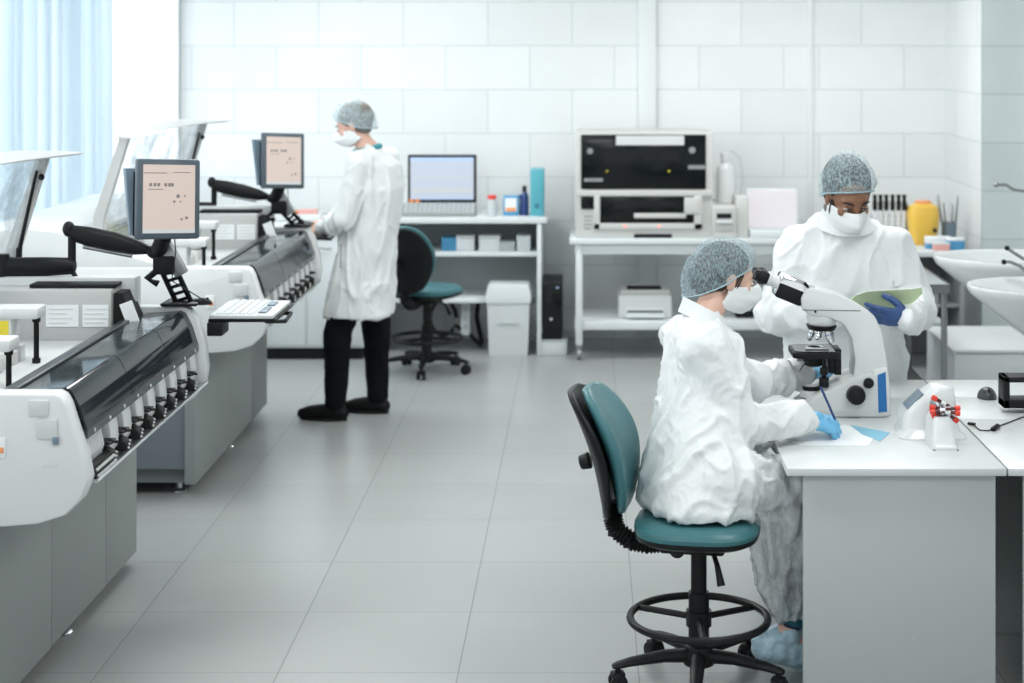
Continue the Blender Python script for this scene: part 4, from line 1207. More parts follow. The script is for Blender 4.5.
obj('side_flare', MB().loft([rr(-.125, .108, -.02, .11, 0, .04), rr(-.125, .108, -.02, .11, .006, .04), rr(-.09, .08, .0, .11, .03, .03)]), 'white_plastic', tr_)
obj('foot_pad', MB().box(-.040, .043, -.163, -.12, -.0005, .003).box(-.09, .07, .01, .03, -.0005, .003), 'black_matte', tr_)
hubc = tq(941, 411, 5.765) 
obj('rotor', MB().cyl(hubc + V((0, -.006, 0)), hubc + V((0, .13, 0)), .016, None, 20, .002).obox(hubc, (0, 0, 1), (0, 1, 0), (1, 0, 0), .030, .012, .006, .003)
    .obox(hubc, (.8, 0, -.5), (0, 1, 0), (.5, 0, .8), .028, .010, .005, .002), 'steel_dark', tr_)
tubes = [((933, 397.5), (951, 407.5), 0), ((931, 407), (950, 411), 1), ((931, 412), (949, 409), 2), ((933, 417), (947, 411), 3), ((959, 408), (940, 409), 4), ((959, 413.5), (941, 411), 5), ((957, 421), (942, 409), 6)]
tl_lab = ['topmost red-capped blood tube pointing up and left out of the mixer', 'second red-capped blood tube from the top on the left of the mixer', 'third red-capped blood tube on the left side of the mixer',
          'lowest red-capped blood tube on the left side of the mixer', 'upper red-capped blood tube on the right side of the mixer', 'middle red-capped blood tube on the right side of the mixer',
          'lowest red-capped blood tube pointing down and right out of the mixer']
for (c_, e_, i) in tubes:
    Yt = 5.765 - .016 - .006 * (i % 3)
    p0 = W(c_[0], c_[1], Yt); p1 = W(e_[0], e_[1], Yt); d = (p1 - p0).normalized()
    q = thing('blood_tube', tl_lab[i], 'blood tube', p0, group='red-capped blood tubes in the mixer')
    obj('glass', MB().tube([d * .012, d * .060, d * .066], [.0062, .0062, .003], 14), 'blood_dark', q)
    obj('label', MB().tube([d * .030, d * .048], [.0066, .0066], 14), 'paper', q)
    obj('cap', MB().tube([d * -.004, d * -.003, d * .013, d * .014], [.007, .0088, .0088, .007], 14), 'red_plastic', q)

# ------------------------------------------------------------------ papers
p = lambda px, py: W(px, py, F * (CH - DZ) / (py - VY))
pa = [p(775, 436.5), p(800, 445), p(868, 445.5), p(879, 431), p(845, 425), p(800, 427)]
o = thing('paper_sheet', 'white sheet of paper the woman writes on at the desk corner', 'paper', (.93, 5.85, DZ))
obj('page', MB().sheet([(v.x - .93, v.y - 5.85, .0006) for v in pa][::-1], .0008), 'paper', o)
pb = [p(862, 434.5), p(880, 441.5), p(890, 433), p(850, 425.5)]
o = thing('blue_card', 'light blue folded card sticking out from under the white paper', 'card', (1.0, 5.90, DZ))
obj('page', MB().sheet([(v.x - 1.0, v.y - 5.90, .0016) for v in pb][::-1], .0006), 'paper_blue', o)

# small things on the right desks
q0 = p(987, 398)
t = thing('computer_mouse', 'small dark grey domed mouse on the rear right desk', 'mouse', (q0.x, q0.y, DZ))
mb = MB().ball((0, 0, 0), .037, 20, (1, 1.2, 1.15)); bmesh.ops.bisect_plane(mb.bm, geom=mb.bm.verts[:] + mb.bm.edges[:] + mb.bm.faces[:], plane_co=(0, 0, 0), plane_no=(0, 0, 1), clear_inner=True)
obj('shell', mb, 'dark_rail', t)
obj('button_gap', MB().box(-.0015, .0015, -.04, -.01, .028, .040), 'black_matte', t)
t = thing('cable', 'thin black cable with an inline plug lying on the right edge desk', 'cable', (1.45, 5.9, DZ))
cpts = [(968, 425), (974, 426), (980, 431), (988, 431.5), (996, 428), (1004, 425), (1012, 422), (1022, 418), (1040, 417)]
P_ = [p(a, b) - V((1.45, 5.9, DZ)) + V((0, 0, .003)) for a, b in cpts]
obj('wire', MB().tube(P_, .0022, 8), 'black_plastic', t)
obj('plug', MB().tube([P_[0] + V((0, 0, .003)), P_[1] + V((.004, 0, .003))], [.005, .006], 10), 'black_plastic', t)
obj('inline_filter', MB().tube([P_[3] + V((.012, 0, .004)), P_[3] + V((.018, 0.004, .004)), P_[4] + V((.006, 0.0, .004)), P_[4] + V((.012, 0.004, .004))], [.004, .009, .009, .004], 12), 'black_plastic', t)

# second instrument at the right edge: black stand with a tilted metal plate
t = thing('instrument_stand', 'black stand with a tilted silver stage, cut by the right edge of the photo', 'laboratory device', (1.62, 6.30, DZ))
def rq(px, py, Y=6.30): return W(px, py, Y) - V((1.62, 6.30, DZ))
a = rq(1000, 374); b_ = rq(1040, 405)
obj('frame', MB().box(a.x, a.x + .022, -.06, .03, b_.z, a.z, .003).box(a.x, .30, -.06, .03, a.z - .02, a.z, .003).box(a.x, .30, -.06, .03, b_.z, b_.z + .03, .003), 'black_plastic', t)
obj('column', MB().box(.03, .10, .03, .10, 0, .26, .006), 'black_plastic', t)
obj('tilted_plate', MB().obox((.125, -.10, .155), V((.72, 0, -.69)), (0, 1, 0), V((.69, 0, .72)), .13, .07, .006, .003), 'steel', t)
obj('tilted_plate', MB().obox((.165, -.10, .150), V((.72, 0, -.69)), (0, 1, 0), V((.69, 0, .72)), .13, .08, .012, .004), 'panel_grey', t)
obj('clamp', MB().box(.0, .035, -.10, -.04, .02, .045, .003).cyl((.018, -.07, .0), (.018, -.07, .07), .006), 'black_plastic', t)
obj('base', MB().box(-.01, .28, -.08, .12, 0, .02, .005), 'black_plastic', t)
# ================================================================== PEOPLE
def head_shapes(mb, C, f, up, s=1.0, female=False):
    """closed overlapping shapes for a head, to be fused with the body"""
    f = f.normalized(); r = f.cross(up).normalized(); u = r.cross(f)
    def P(x, y, z): return C + (r * x + f * y + u * z) * s
    def E(x, y, z, rx, ry, rz, seg=20): mb.ell(P(x, y, z), r, f, u, rx * s, ry * s, rz * s, seg)
    E(0, -.018, .030, .073, .094, .084, 28)       # cranium
    E(0, .008, .010, .066, .080, .075)            # face block
    E(0, .030, -.035, .056, .055, .070)           # mid face / jaw
    E(0, .048, -.080, .032, .034, .030)           # chin
    E(0, .062, .028, .050, .022, .016)            # brow
    for k in (-1, 1):
        E(.036 * k, .054, -.022, .024, .026, .024)   # cheekbone
        E(.045 * k, .012, -.060, .020, .036, .030)   # jaw corner
        E(.076 * k, -.010, -.008, .008, .018, .030)  # ear
        E(.078 * k, -.008, .010, .008, .015, .014)
        E(.0315 * k, .071, .004, .015, .014, .011)   # lids
    # nose
    mb.limb([P(0, .083, .010), P(0, .097, -.018), P(0, .106, -.034)], [.008 * s, .009 * s, .013 * s], 4, 12)
    E(.010, .096, -.036, .008, .010, .008); E(-.010, .096, -.036, .008, .010, .008)
    E(0, .082, -.056, .022, .012, .007); E(0, .081, -.065, .020, .012, .007)   # lips
    return P, r, u


def head_details(t, C, f, up, s, hair, iris='eye_dark', lash=True, O=V((0, 0, 0)), closed=0.6, brow=1.0):
    f = f.normalized(); r = f.cross(up).normalized(); u = r.cross(f)
    def P(x, y, z): return C - O + (r * x + f * y + u * z) * s
    for k in (-1, 1):
        e = obj('eye', MB().ell(P(.0315 * k, .0745, .001), r, f, u, .0135 * s, .0125 * s, .0075 * s, 16), 'eye_white', t)
        obj('iris', MB().ell(P(.0315 * k, .0835, .0005), r, f, u, .0058 * s, .004 * s, .0058 * s, 12), iris, e)
        obj('eyelash', MB().tube([P(.0315 * k + x, .0845 + .005 * (1 - (x / .015) ** 2), .0065 - .003 * (x / .015) ** 2) for x in (-.016, -.010, -.003, .004, .011, .017)], [.0010, .0018, .0022, .0022, .0020, .0010], 6), hair, t)
        obj('eyebrow', MB().tube([P(k * x, y, z) for x, y, z in ((.014, .090, .022), (.022, .090, .027), (.034, .087, .030), (.044, .080, .029), (.052, .071, .024))],
                                 [.0018 * brow, .0034 * brow, .0034 * brow, .0028 * brow, .0012 * brow], 8), hair, t)


def mask_mesh(C, f, up, s, O, top=-.012, bot=-.108, mat_='mask_white', t=None, loops=True):
    f = f.normalized(); r = f.cross(up).normalized(); u = r.cross(f)
    def P(x, y, z): return C - O + (r * x + f * y + u * z) * s
    NI, NJ = 32, 20; rows = []; back = []
    for j in range(NJ + 1):
        v = j / NJ; z = top + (bot - top) * v
        ro, rb = [], []
        for i in range(NI + 1):
            a = (i / NI - .5) * 2
            ang = a * math.radians(94)
            rx = .073 - .008 * v + .003 * math.sin(v * PI); ry = .084 + .012 * math.sin(v * PI)
            pleat = .0020 * math.sin(v * 18) * (1 - a * a * .5)
            nose = .034 * math.exp(-(a / .26) ** 2) * math.exp(-((v - .26) / .42) ** 2)
            chin = .016 * math.exp(-(a / .5) ** 2) * (v - .1)
            zz = z - .010 * (a ** 2) * (1 - v) + .026 * (a ** 4) * v
            zz += .010 * math.exp(-(a / .18) ** 2) * (1 - v)
            x = rx * math.sin(ang); y = -.004 + ry * math.cos(ang) + nose + chin + pleat + .014 * (1 - abs(a)) - .026 * v ** 4
            ro.append(P(x * 1.05, y, zz)); rb.append(P(x * .99, y - .004, zz))
        rows.append(ro); back.append(rb)
    mb = MB(); bm = mb.bm
    A = [[bm.verts.new(p) for p in r_] for r_ in rows]; B = [[bm.verts.new(p) for p in r_] for r_ in back]
    for j in range(NJ):
        for i in range(NI):
            bm.faces.new((A[j][i], A[j][i + 1], A[j + 1][i + 1], A[j + 1][i])); bm.faces.new((B[j][i], B[j + 1][i], B[j + 1][i + 1], B[j][i + 1]))
    for j in range(NJ):
        for i in (0, NI): bm.faces.new((A[j][i], A[j + 1][i], B[j + 1][i], B[j][i]))
    for i in range(NI):
        for j in (0, NJ): bm.faces.new((A[j][i], A[j][i + 1], B[j][i + 1], B[j][i]))
    m = obj('face_mask', mb, mat_, t, smooth=80)
    lp = MB()
    for k in (-1, 1):
        for z0, z1 in ((top - .008, .012), (bot + .034, -.022)):
            lp.tube([P(.063 * k, .010, z0), P(.072 * k, .000, (z0 + z1) / 2), P(.080 * k, -.012, z1), P(.074 * k, -.024, z1 * .3 - .004)], .0013, 6)
    obj('ear_loop', lp, mat_, m)
    obj('nose_wire', MB().tube([P(x, y, z) for x, y, z in ((-.03, .082, top - .004), (-.012, .108, top + .004), (0, .113, top + .006), (.012, .108, top + .004), (.03, .082, top - .004))], .0016, 6), mat_, m)
    return m


def cap_mesh(C, f, up, s, O, t, hair, fabric='cap_fabric', back=0.0, seed=1, puff=1.0):
    """elastic bouffant cap with hair below it"""
    f = f.normalized(); r = f.cross(up).normalized(); u = r.cross(f)
    def P(x, y, z): return C - O + (r * x + f * y + u * z) * s
    # hair: scalp shell
    hb = MB()
    hb.ell(P(0, -.027, .036), r, f, u, .079 * s, .099 * s, .089 * s, 28)
    hb.ell(P(0, -.050, -.01), r, f, u, .068 * s, .056 * s, .062 * s, 20)
    if back: hb.ell(P(0, -.078, .0), r, f, u, .070 * s, .072 * s, .078 * s, 20)
    h = obj('hair', fuse(hb, .006, 3), hair, t, smooth=80)
    NI, NJ = 96, 26
    mb = MB(); rows = []
    for j in range(NJ + 1):
        v = j / NJ
        ph = v * PI / 2
        row = []
        for i in range(NI):
            a = 2 * PI * i / NI
            ca, sa = math.cos(a), math.sin(a)      # ca: right, sa: forward
            rimz = .052 + (-.058 + .052) * 0
            rimz = .0 + .050 * max(sa, 0) ** .8 - (.055 + back * .8) * max(-sa, 0) ** .8
            rx = .083; ryf = .093; ryb = .112 + back
            ry = ryf if sa > 0 else ryb
            bulge = (math.cos(ph) ** .62) * (1 + .10 * puff * math.sin(min(1, v * 2.2) * PI))
            pleat = 1 + (.028 * math.sin(a * 29 + math.sin(a * 5) * 2) + .014 * math.sin(a * 47)) * (1 - v) ** 1.3 * min(1, .25 + v * 6)
            x = rx * ca * bulge * pleat; y = ry * sa * bulge * pleat - .012
            topz = .133 * puff ** .3
            z = rimz * (1 - math.sin(ph) ** .8) + topz * math.sin(ph) ** .9
            q = V((x, y, z)); nn = noise.noise(q * 26 + V((seed, seed, 0))) * .006 + (0.25 - abs(noise.noise(q * 48 + V((seed, 3, 1))))) * .006
            q *= 1 + nn / max(q.length, .05)
            row.append(P(*q))
        rows.append(row)
    mb.loft(rows, caps=False)
    c = obj('hair_cap', mb, fabric, t, smooth=100)
    rim = rows[0]
    rm = MB(); n = len(rim)
    for i in range(n):
        pass
    rm.tube([rim[i % n] for i in range(n + 1)], [(.0030 + .0010 * math.sin(i * 2.4)) * s for i in range(n + 1)], 8, caps=False)
    obj('elastic_rim', rm, 'cap_rim', c, smooth=80)
    return c


def hand_shapes(mb, wrist, d, dorsal, left=False, curls=((.5, .7, .4),) * 4, thumb=(.5, .3), s=1.0, spread=.05, thick=1.0):
    """palm, four jointed fingers and a thumb; d = direction of the hand, dorsal = back of the hand"""
    X = V(d).normalized(); Z = V(dorsal); Z = (Z - X * Z.dot(X)).normalized(); Y = Z.cross(X)
    if left: Y = -Y
    wrist = V(wrist)
    def P(x, y, z): return wrist + (X * x + Y * y + Z * z) * s
    rows = []
    for (x, hw, ht, yo) in ((-.02, .026, .020, 0), (0, .027, .019, 0), (.03, .035, .019, .001), (.06, .041, .017, .001), (.085, .042, .0145, 0), (.094, .038, .011, 0)):
        rows.append([P(x, yo + hw * math.cos(a), ht * thick * math.sin(a)) for a in [k * PI / 10 for k in range(20)]])
    mb.loft(rows)
    F_ = [(.088, .031, (.043, .026, .020), .0096), (.091, .0105, (.048, .030, .021), .0099), (.088, -.010, (.044, .028, .020), .0094), (.080, -.029, (.035, .021, .017), .0084)]
    for k, (bx, by, ln, rad) in enumerate(F_):
        c = curls[k]; ang = 0; sp = spread * (1.2 - k * .85)
        pts = [P(bx - .012, by, 0), P(bx, by, 0)]; cur = V((bx, by, 0))
        for q in range(3):
            ang += c[q]
            dv = V((math.cos(ang), math.sin(sp) * math.cos(ang), -math.sin(ang)))
            cur = cur + dv * ln[q]; pts.append(P(*cur))
        rr_ = rad * s * thick
        mb.limb(pts, [rr_, rr_, rr_ * .95, rr_ * .88, rr_ * .78], 3, 12)
    # thumb
    a, b = thumb
    cur = V((.018, .024, -.006)); d1 = V((math.cos(.75), math.sin(.75) * math.cos(a), -math.sin(a) * .75)).normalized()
    p1 = cur + d1 * .046; d2 = V((math.cos(b) * .85, .35 * math.cos(a), -math.sin(b) * .6 - .15)).normalized()
    p2 = p1 + d2 * .034; d3 = (d2 + V((.25, -.30, -.15))).normalized(); p3 = p2 + d3 * .026
    mb.limb([P(*cur), P(*p1), P(*p2), P(*p3)], [.0165 * s, .0135 * s * thick, .0115 * s * thick, .0095 * s * thick], 4, 12)


def basis(f):
    f = V(f).normalized(); s_ = f.cross(V((0, 0, 1))).normalized(); return f, s_


def torso_loft(rings, f, side, n=36, e=.85):
    """rings: (centre, half depth along f, half width along side)"""
    rows = []
    for (c, hd, hw) in rings:
        c = V(c)
        rows.append([c + side * (hw * math.copysign(abs(math.cos(a)) ** e, math.cos(a))) + f * (hd * math.copysign(abs(math.sin(a)) ** e, math.sin(a))) for a in [2 * PI * k / n for k in range(n)]])
    return rows


def build_body(name, label, O, skin, J, voxel=.0055, group=None):
    """one continuous body: head, neck, trunk, arms, hands, legs, feet"""
    O = V(O); mb = MB()
    f, sd = basis(J['f'])
    head_shapes(mb, J['head'], J['hf'], J['hu'], J.get('hs', 1.0))
    hf = V(J['hf']).normalized()
    mb.limb([J['neck'] - V((0, 0, .03)), J['neck'], J['head'] - hf * .030 + V((0, 0, -.055)) * J.get('hs', 1)], [.058, .053, .050], 5, 18)
    tr = J['trunk']
    mb.loft(torso_loft(tr, f, sd))
    mb.limb([J['neck'], (J['sh'][0] + J['sh'][1]) / 2], [.06, .075], 4)
    for k in (0, 1):
        sh, el, wr = J['sh'][k], J['el'][k], J['wr'][k]
        mid = (J['sh'][0] + J['sh'][1]) / 2
        mb.limb([mid, sh, sh.lerp(el, .5), el, el.lerp(wr, .4), wr], [.06, .055, .046, .038, .036, .026], 5)
        hand_shapes(mb, wr, *J['hand'][k][0], **dict(J['hand'][k][1], thick=.80 if k in J.get('gloved', (0, 1)) else 1.0))
        hp, kn, an, toe = J['hip'][k], J['kn'][k], J['an'][k], J['toe'][k]
        mb.limb([hp, hp.lerp(kn, .5), kn, kn.lerp(an, .3), an], [.085, .070, .052, .050, .036], 6)
        mb.limb([an + V((0, 0, -.02)) - (toe - an).normalized() * .02, an.lerp(toe, .5) + V((0, 0, -.015)), toe], [.034, .034, .026], 4)
    for v in mb.bm.verts: v.co -= O
    b = obj(name, fuse(mb, voxel, 3, .5), skin, smooth=90)
    b.location = O
    tag(b, label, 'person', group)
    return b


def cloth(name, mb, O, m_, t, voxel=.009, smooth=6, layers=None, seed=1, label=None, mask=None):
    for v in mb.bm.verts: v.co -= O
    me = fuse(mb, voxel, smooth, .6)
    if layers: crumple(me, layers, seed, mask)
    return obj(name, me, m_, t, label, smooth=120)


GOWN = [(.012, (4, 4, 3), False), (.018, (5, 5, 2.6), 2), (.011, (10, 10, 5), 2), (.0035, (26, 26, 16), 2)]
COAT = [(.010, (5, 5, 2.2), False), (.018, (7, 7, 2.0), 2), (.008, (16, 16, 6), 2)]
SLEEVE = [(.008, (9, 9, 9), True), (.005, (20, 20, 20), True)]

# ------------------------------------------------------------------ the seated woman
O1 = V((.40, 5.68, 0.0))
f1, s1 = basis((.97, .24, 0))
HC = V((.492, 6.0, 1.275)); HF = V((.93, .22, -.20)); HU = V((.12, .0, 1))
J = dict(f=f1, head=HC, hf=HF, hu=HU, hs=.98, neck=V((.395, 5.92, 1.135)),
         trunk=[((.40, 5.90, 1.13), .05, .07), ((.395, 5.88, 1.08), .085, .15), ((.40, 5.86, 1.0), .10, .155), ((.39, 5.80, .86), .095, .135), ((.375, 5.74, .74), .10, .15), ((.37, 5.70, .64), .11, .17), ((.37, 5.69, .60), .08, .14)],
         sh=[V((.400, 5.73, 1.065)), V((.345, 6.03, 1.065))], el=[V((.505, 5.69, .835)), V((.57, 6.20, .865))], wr=[V((.752, 5.835, .815)), V((.83, 6.43, .865))],
         hand=[((V((1, .18, -.22)), V((-.15, -.55, .85))), dict(curls=((.75, .95, .6), (.85, 1.05, .6), (.95, 1.1, .6), (1.0, 1.1, .6)), thumb=(.9, .5), s=1.0)),
               ((V((1, -.1, -.08)), V((0, .5, .85))), dict(left=True, curls=((.6, .7, .4),) * 4, thumb=(.5, .4), s=.92))],
         hip=[V((.42, 5.62, .655)), V((.41, 5.78, .655))], kn=[V((.80, 5.69, .62)), V((.80, 5.95, .62))], an=[V((.672, 5.70, .155)), V((.74, 5.95, .13))], toe=[V((.81, 5.735, .045)), V((.87, 5.98, .035))])
wm = build_body('person', 'seated woman in white gown, blue hair cap and mask looking into the microscope', O1, 'skin_light', J)
head_details(wm, HC, HF, HU, .98, 'hair_brown', O=O1, brow=.8)
mask_mesh(HC, HF, HU, .98, O1, top=-.010, bot=-.112, t=wm)
cap_mesh(HC + V((.002, 0, .006)), HF + V((0, 0, .10)), HU, .985, O1, wm, 'hair_brown', 'cap_fabric', back=.035, seed=3, puff=1.12)
# strands at the temple and nape
r_ = HF.normalized().cross(HU).normalized(); u_ = r_.cross(HF.normalized())
def HP(x, y, z): return HC - O1 + r_ * x + HF.normalized() * y + u_ * z
for k in (-1, 1):
    mb = MB()
    for i in range(5):
        mb.tube([HP(.070 * k, .030 - i * .006, .03), HP(.074 * k, .018 - i * .009, -.01), HP(.068 * k, .006 - i * .011, -.045 - .006 * (i % 2))], [.003, .003, .0008], 6)
    obj('hair_strand', mb, 'hair_brown', wm)
# gown: trunk and sleeves
mb = MB().loft(torso_loft([((.382, 5.905, 1.165), .055, .070), ((.39, 5.90, 1.145), .075, .105), ((.392, 5.885, 1.10), .105, .165), ((.405, 5.87, 1.0), .135, .19), ((.405, 5.82, .89), .150, .195), ((.385, 5.76, .77), .160, .20),
                           ((.37, 5.71, .66), .175, .215), ((.374, 5.69, .59), .188, .225), ((.378, 5.685, .560), .175, .215)], f1, s1))
for k in (0, 1):
    sh, el, wr = J['sh'][k], J['el'][k], J['wr'][k]
    mid = (J['sh'][0] + J['sh'][1]) / 2
    mb.limb([mid, sh, sh.lerp(el, .5), el, el.lerp(wr, .35), el.lerp(wr, .8), wr.lerp(el, .04)], [.08, .085, .080, .074, .068, .056, .036], 6, 18)
mb.limb([V((.43, 5.59, .665)), V((.50, 5.61, .665)), V((.57, 5.63, .655))], [.112, .108, .09], 4)
mb.limb([V((.42, 5.80, .665)), V((.50, 5.83, .665)), V((.57, 5.85, .655))], [.112, .108, .09], 4)
cloth('gown', mb, O1, 'gown_white', wm, .008, 5, GOWN, 3)
col = MB()
cc = V((.392, 5.915, 1.168)) - O1
rg = []
for (dz, rx_, ry_) in ((-.03, .085, .105), (.0, .074, .088), (.022, .068, .078), (.018, .064, .074), (-.01, .064, .076)):
    rg.append([cc + f1 * (rx_ * math.cos(a) + .008) + s1 * (ry_ * math.sin(a)) + V((0, 0, dz - .035 * math.cos(a))) for a in [2 * PI * k / 36 for k in range(36)]])
col.loft(rg, caps=False)
obj('collar', col, 'gown_white', wm, smooth=80)
# translucent skirt of the gown over the thighs and shin
mb = MB()
mb.limb([V((.53, 5.62, .650)), V((.66, 5.655, .645)), V((.80, 5.69, .61))], [.098, .098, .085], 7, 20)
mb.limb([V((.53, 5.83, .650)), V((.66, 5.87, .645)), V((.80, 5.95, .61))], [.098, .098, .085], 7, 20)
rw = []
for (z, cx, cy, hx, hy) in ((.68, .64, 5.70, .16, .13), (.58, .645, 5.69, .165, .13), (.45, .665, 5.69, .13, .11), (.33, .672, 5.695, .105, .095), (.235, .675, 5.70, .085, .085), (.195, .675, 5.70, .072, .075)):
    rw.append([V((cx + hx * (1 + .10 * math.sin(a * 7 + z * 9)) * math.cos(a), cy + hy * (1 + .10 * math.sin(a * 7 + z * 9)) * math.sin(a), z)) for a in [2 * PI * k / 42 for k in range(42)]])
mb.loft(rw)
cloth('gown_skirt', mb, O1, 'gown_film', wm, .009, 4, [(.020, (6, 6, 3), 2), (.016, (12, 12, 5), 2), (.007, (26, 26, 12), 2)], 8, 'thin translucent lower part of the gown over her legs')
# trousers
mb = MB()
for k in (0, 1):
    mb.limb([J['hip'][k], J['hip'][k].lerp(J['kn'][k], .5), J['kn'][k], J['kn'][k].lerp(J['an'][k], .5), J['kn'][k].lerp(J['an'][k], .90)], [.074, .078, .068, .060, .052], 7, 18)
mb.ball((.37, 5.69, .65), .085)
cloth('trousers', mb, O1, 'trousers_navy', wm, .010, 4, [(.006, (14, 14, 10), True)], 2)
k_ = J['an'][0]
cu = V(J['kn'][0].lerp(J['an'][0], .90)) - O1
obj('trouser_cuff', MB().tube([cu + V((.012, 0, .035)), cu + V((-.006, .0, -.022))], [.057, .054], 20), 'trousers_teal', wm)
# shoes in crinkled covers
for k in (0, 1):
    an, toe = J['an'][k], J['toe'][k]; d = (toe - an); d.z = 0; d.normalize()
    mb = MB()
    if k == 0:
        heel = V((.592, 5.70, .100)); ball = V((.75, 5.725, .050)); tip = V((.84, 5.74, .046))
    else:
        heel = V((.70, 5.945, .05)); ball = V((.85, 5.98, .045)); tip = V((.93, 5.99, .042))
    mb.limb([heel, heel.lerp(ball, .5) + V((0, 0, .012)), ball, tip], [.050, .054, .052, .042], 5, 18)
    mb.limb([heel + V((.035, 0, .015)), an + V((0, 0, -.02))], [.046, .044], 4, 16)
    cloth('shoe_cover', mb, O1, 'shoe_cover', wm, .007, 3, [(.008, (22, 22, 22), True), (.004, (50, 50, 50), True)], 5 + k)
# gloves
for k in (0, 1):
    mb = MB(); kw = dict(J['hand'][k][1]); kw['thick'] = 1.16; kw['s'] = kw['s'] * 1.02
    hand_shapes(mb, J['wr'][k], *J['hand'][k][0], **kw)
    a, b = J['wr'][k], J['el'][k]
    mb.limb([a + (b - a).normalized() * .03, a, a - (b - a).normalized() * .03], [.036, .034, .031], 3)
    cloth('glove', mb, O1, 'glove_blue', wm, .0035, 3, [(.0022, (45, 45, 45), True)], 4)
# the pen
g = J['wr'][0] + V((.078, -.006, .03))
pt = thing('pen', 'dark blue ballpoint pen in the blue gloved hand of the woman', 'pen', g)
pd = (W(823, 384, 5.93) - W(838, 418, 5.90)).normalized()
obj('barrel', MB().tube([pd * -.030, pd * -.022, pd * .085, pd * .090], [.0015, .0042, .0042, .003], 12), 'navy_plastic', pt)
obj('cap', MB().tube([pd * .060, pd * .092], [.0046, .0046], 12), 'navy_plastic', pt)

# ------------------------------------------------------------------ the man standing behind the desks
O2 = V((1.05, 7.05, 0))
f2, s2 = basis((.14, -.99, 0))
HC2 = V((1.050, 6.900, 1.478)); HF2 = V((.20, -.84, -.47)); HU2 = V((.05, -.40, 1))
def wq(px, py, Y): return W(px, py, Y)
shR, shL = V((.870, 7.05, 1.265)), V((1.238, 7.02, 1.265))
elR, elL = wq(779, 312, 6.98), wq(911, 305, 7.04)
wrR, wrL = wq(838, 312, 6.74), wq(909, 319, 6.60)
J2 = dict(f=f2, head=HC2, hf=HF2, hu=HU2, hs=1.10, neck=V((1.05, 7.02, 1.365)),
          trunk=[((1.05, 7.04, 1.36), .05, .07), ((1.053, 7.05, 1.31), .085, .17), ((1.053, 7.05, 1.18), .115, .175), ((1.053, 7.06, 1.0), .105, .16), ((1.053, 7.07, .88), .11, .165), ((1.053, 7.07, .82), .10, .15)],
          sh=[shR, shL], el=[elR, elL], wr=[wrR, wrL],
          hand=[((V((1, -.15, .10)), V((-.1, -.7, .6))), dict(curls=((.5, .6, .4),) * 4, thumb=(.4, .3))),
                ((V((-1, -.02, .10)), V((.0, -.86, -.45))), dict(left=True, curls=((.05, .12, .10), (.10, .15, .12), (.16, .2, .15), (.22, .25, .2)), thumb=(.7, .5), spread=.10, s=.98))],
          hip=[V((.96, 7.08, .86)), V((1.145, 7.08, .86))], kn=[V((.95, 7.06, .48)), V((1.15, 7.06, .48))], an=[V((.95, 7.10, .09)), V((1.16, 7.10, .09))], toe=[V((.94, 6.97, .03)), V((1.19, 6.97, .03))])
m2 = build_body('person', 'man in white gown and mask standing behind the desk, reading a green folder', O2, 'skin_brown', J2)
head_details(m2, HC2, HF2, HU2, 1.10, 'hair_black', O=O2, brow=1.25)
mask_mesh(HC2, HF2, HU2, 1.06, O2, top=-.012, bot=-.115, t=m2)
cap_mesh(HC2 + V((0, .01, .008)), HF2 + V((0, 0, .12)), HU2, 1.22, O2, m2, 'hair_black', 'cap_pale', back=.0, seed=9, puff=1.10)
bd = MB()
hf2 = HF2.normalized(); r2 = hf2.cross(HU2).normalized(); u2 = r2.cross(hf2)
for k in (-1, 1):
    bd.ell(HC2 - O2 + (r2 * (.066 * k) + hf2 * .012 + u2 * -.035) * 1.1, r2, hf2, u2, .009, .014, .040, 14)
obj('sideburn', bd, 'hair_black', m2)
mb = MB().loft(torso_loft([((1.047, 7.02, 1.395), .075, .085), ((1.05, 7.03, 1.37), .095, .13), ((1.053, 7.045, 1.33), .120, .180), ((1.053, 7.05, 1.24), .150, .225), ((1.053, 7.05, 1.10), .160, .235), ((1.053, 7.055, .95), .155, .235),
                           ((1.053, 7.06, .78), .165, .25), ((1.055, 7.06, .55), .18, .262), ((1.056, 7.06, .40), .185, .268)], f2, s2, e=.9))
for k in (0, 1):
    sh, el, wr = J2['sh'][k], J2['el'][k], J2['wr'][k]
    mid = (shR + shL) / 2
    wr = wr + V((-.004, -.012, 0)) if k == 1 else wr
    mb.limb([mid, sh, sh.lerp(el, .5), el, el.lerp(wr, .45), el.lerp(wr, .85), wr.lerp(el, .0)], [.085, .088, .092, .092, .080, .064, .050], 6, 18)
cloth('gown', mb, O2, 'gown_white', m2, .009, 5, [(.014, (4, 4, 2.6), False), (.019, (4.5, 4.5, 2.2), 2), (.012, (9, 9, 4.5), 2), (.003, (24, 24, 15), 2)], 11)
cc = V((1.048, 6.995, 1.395)) - O2; rg = []
for (dz, rx_, ry_) in ((-.04, .105, .12), (.0, .085, .098), (.026, .078, .090), (.022, .073, .085), (-.02, .073, .085)):
    rg.append([cc + f2 * (rx_ * math.cos(a) + .01) + s2 * (ry_ * math.sin(a)) + V((0, 0, dz - .035 * math.cos(a))) for a in [2 * PI * k / 36 for k in range(36)]])
obj('collar', MB().loft(rg, caps=False), 'gown_white', m2, smooth=80)
mb = MB()
for k in (0, 1): mb.limb([J2['hip'][k], J2['kn'][k], J2['an'][k] + V((0, 0, .03))], [.10, .078, .062], 8, 18)
cloth('trousers', mb, O2, 'trousers_navy', m2, .012, 4, [(.006, (12, 12, 8), True)], 2)
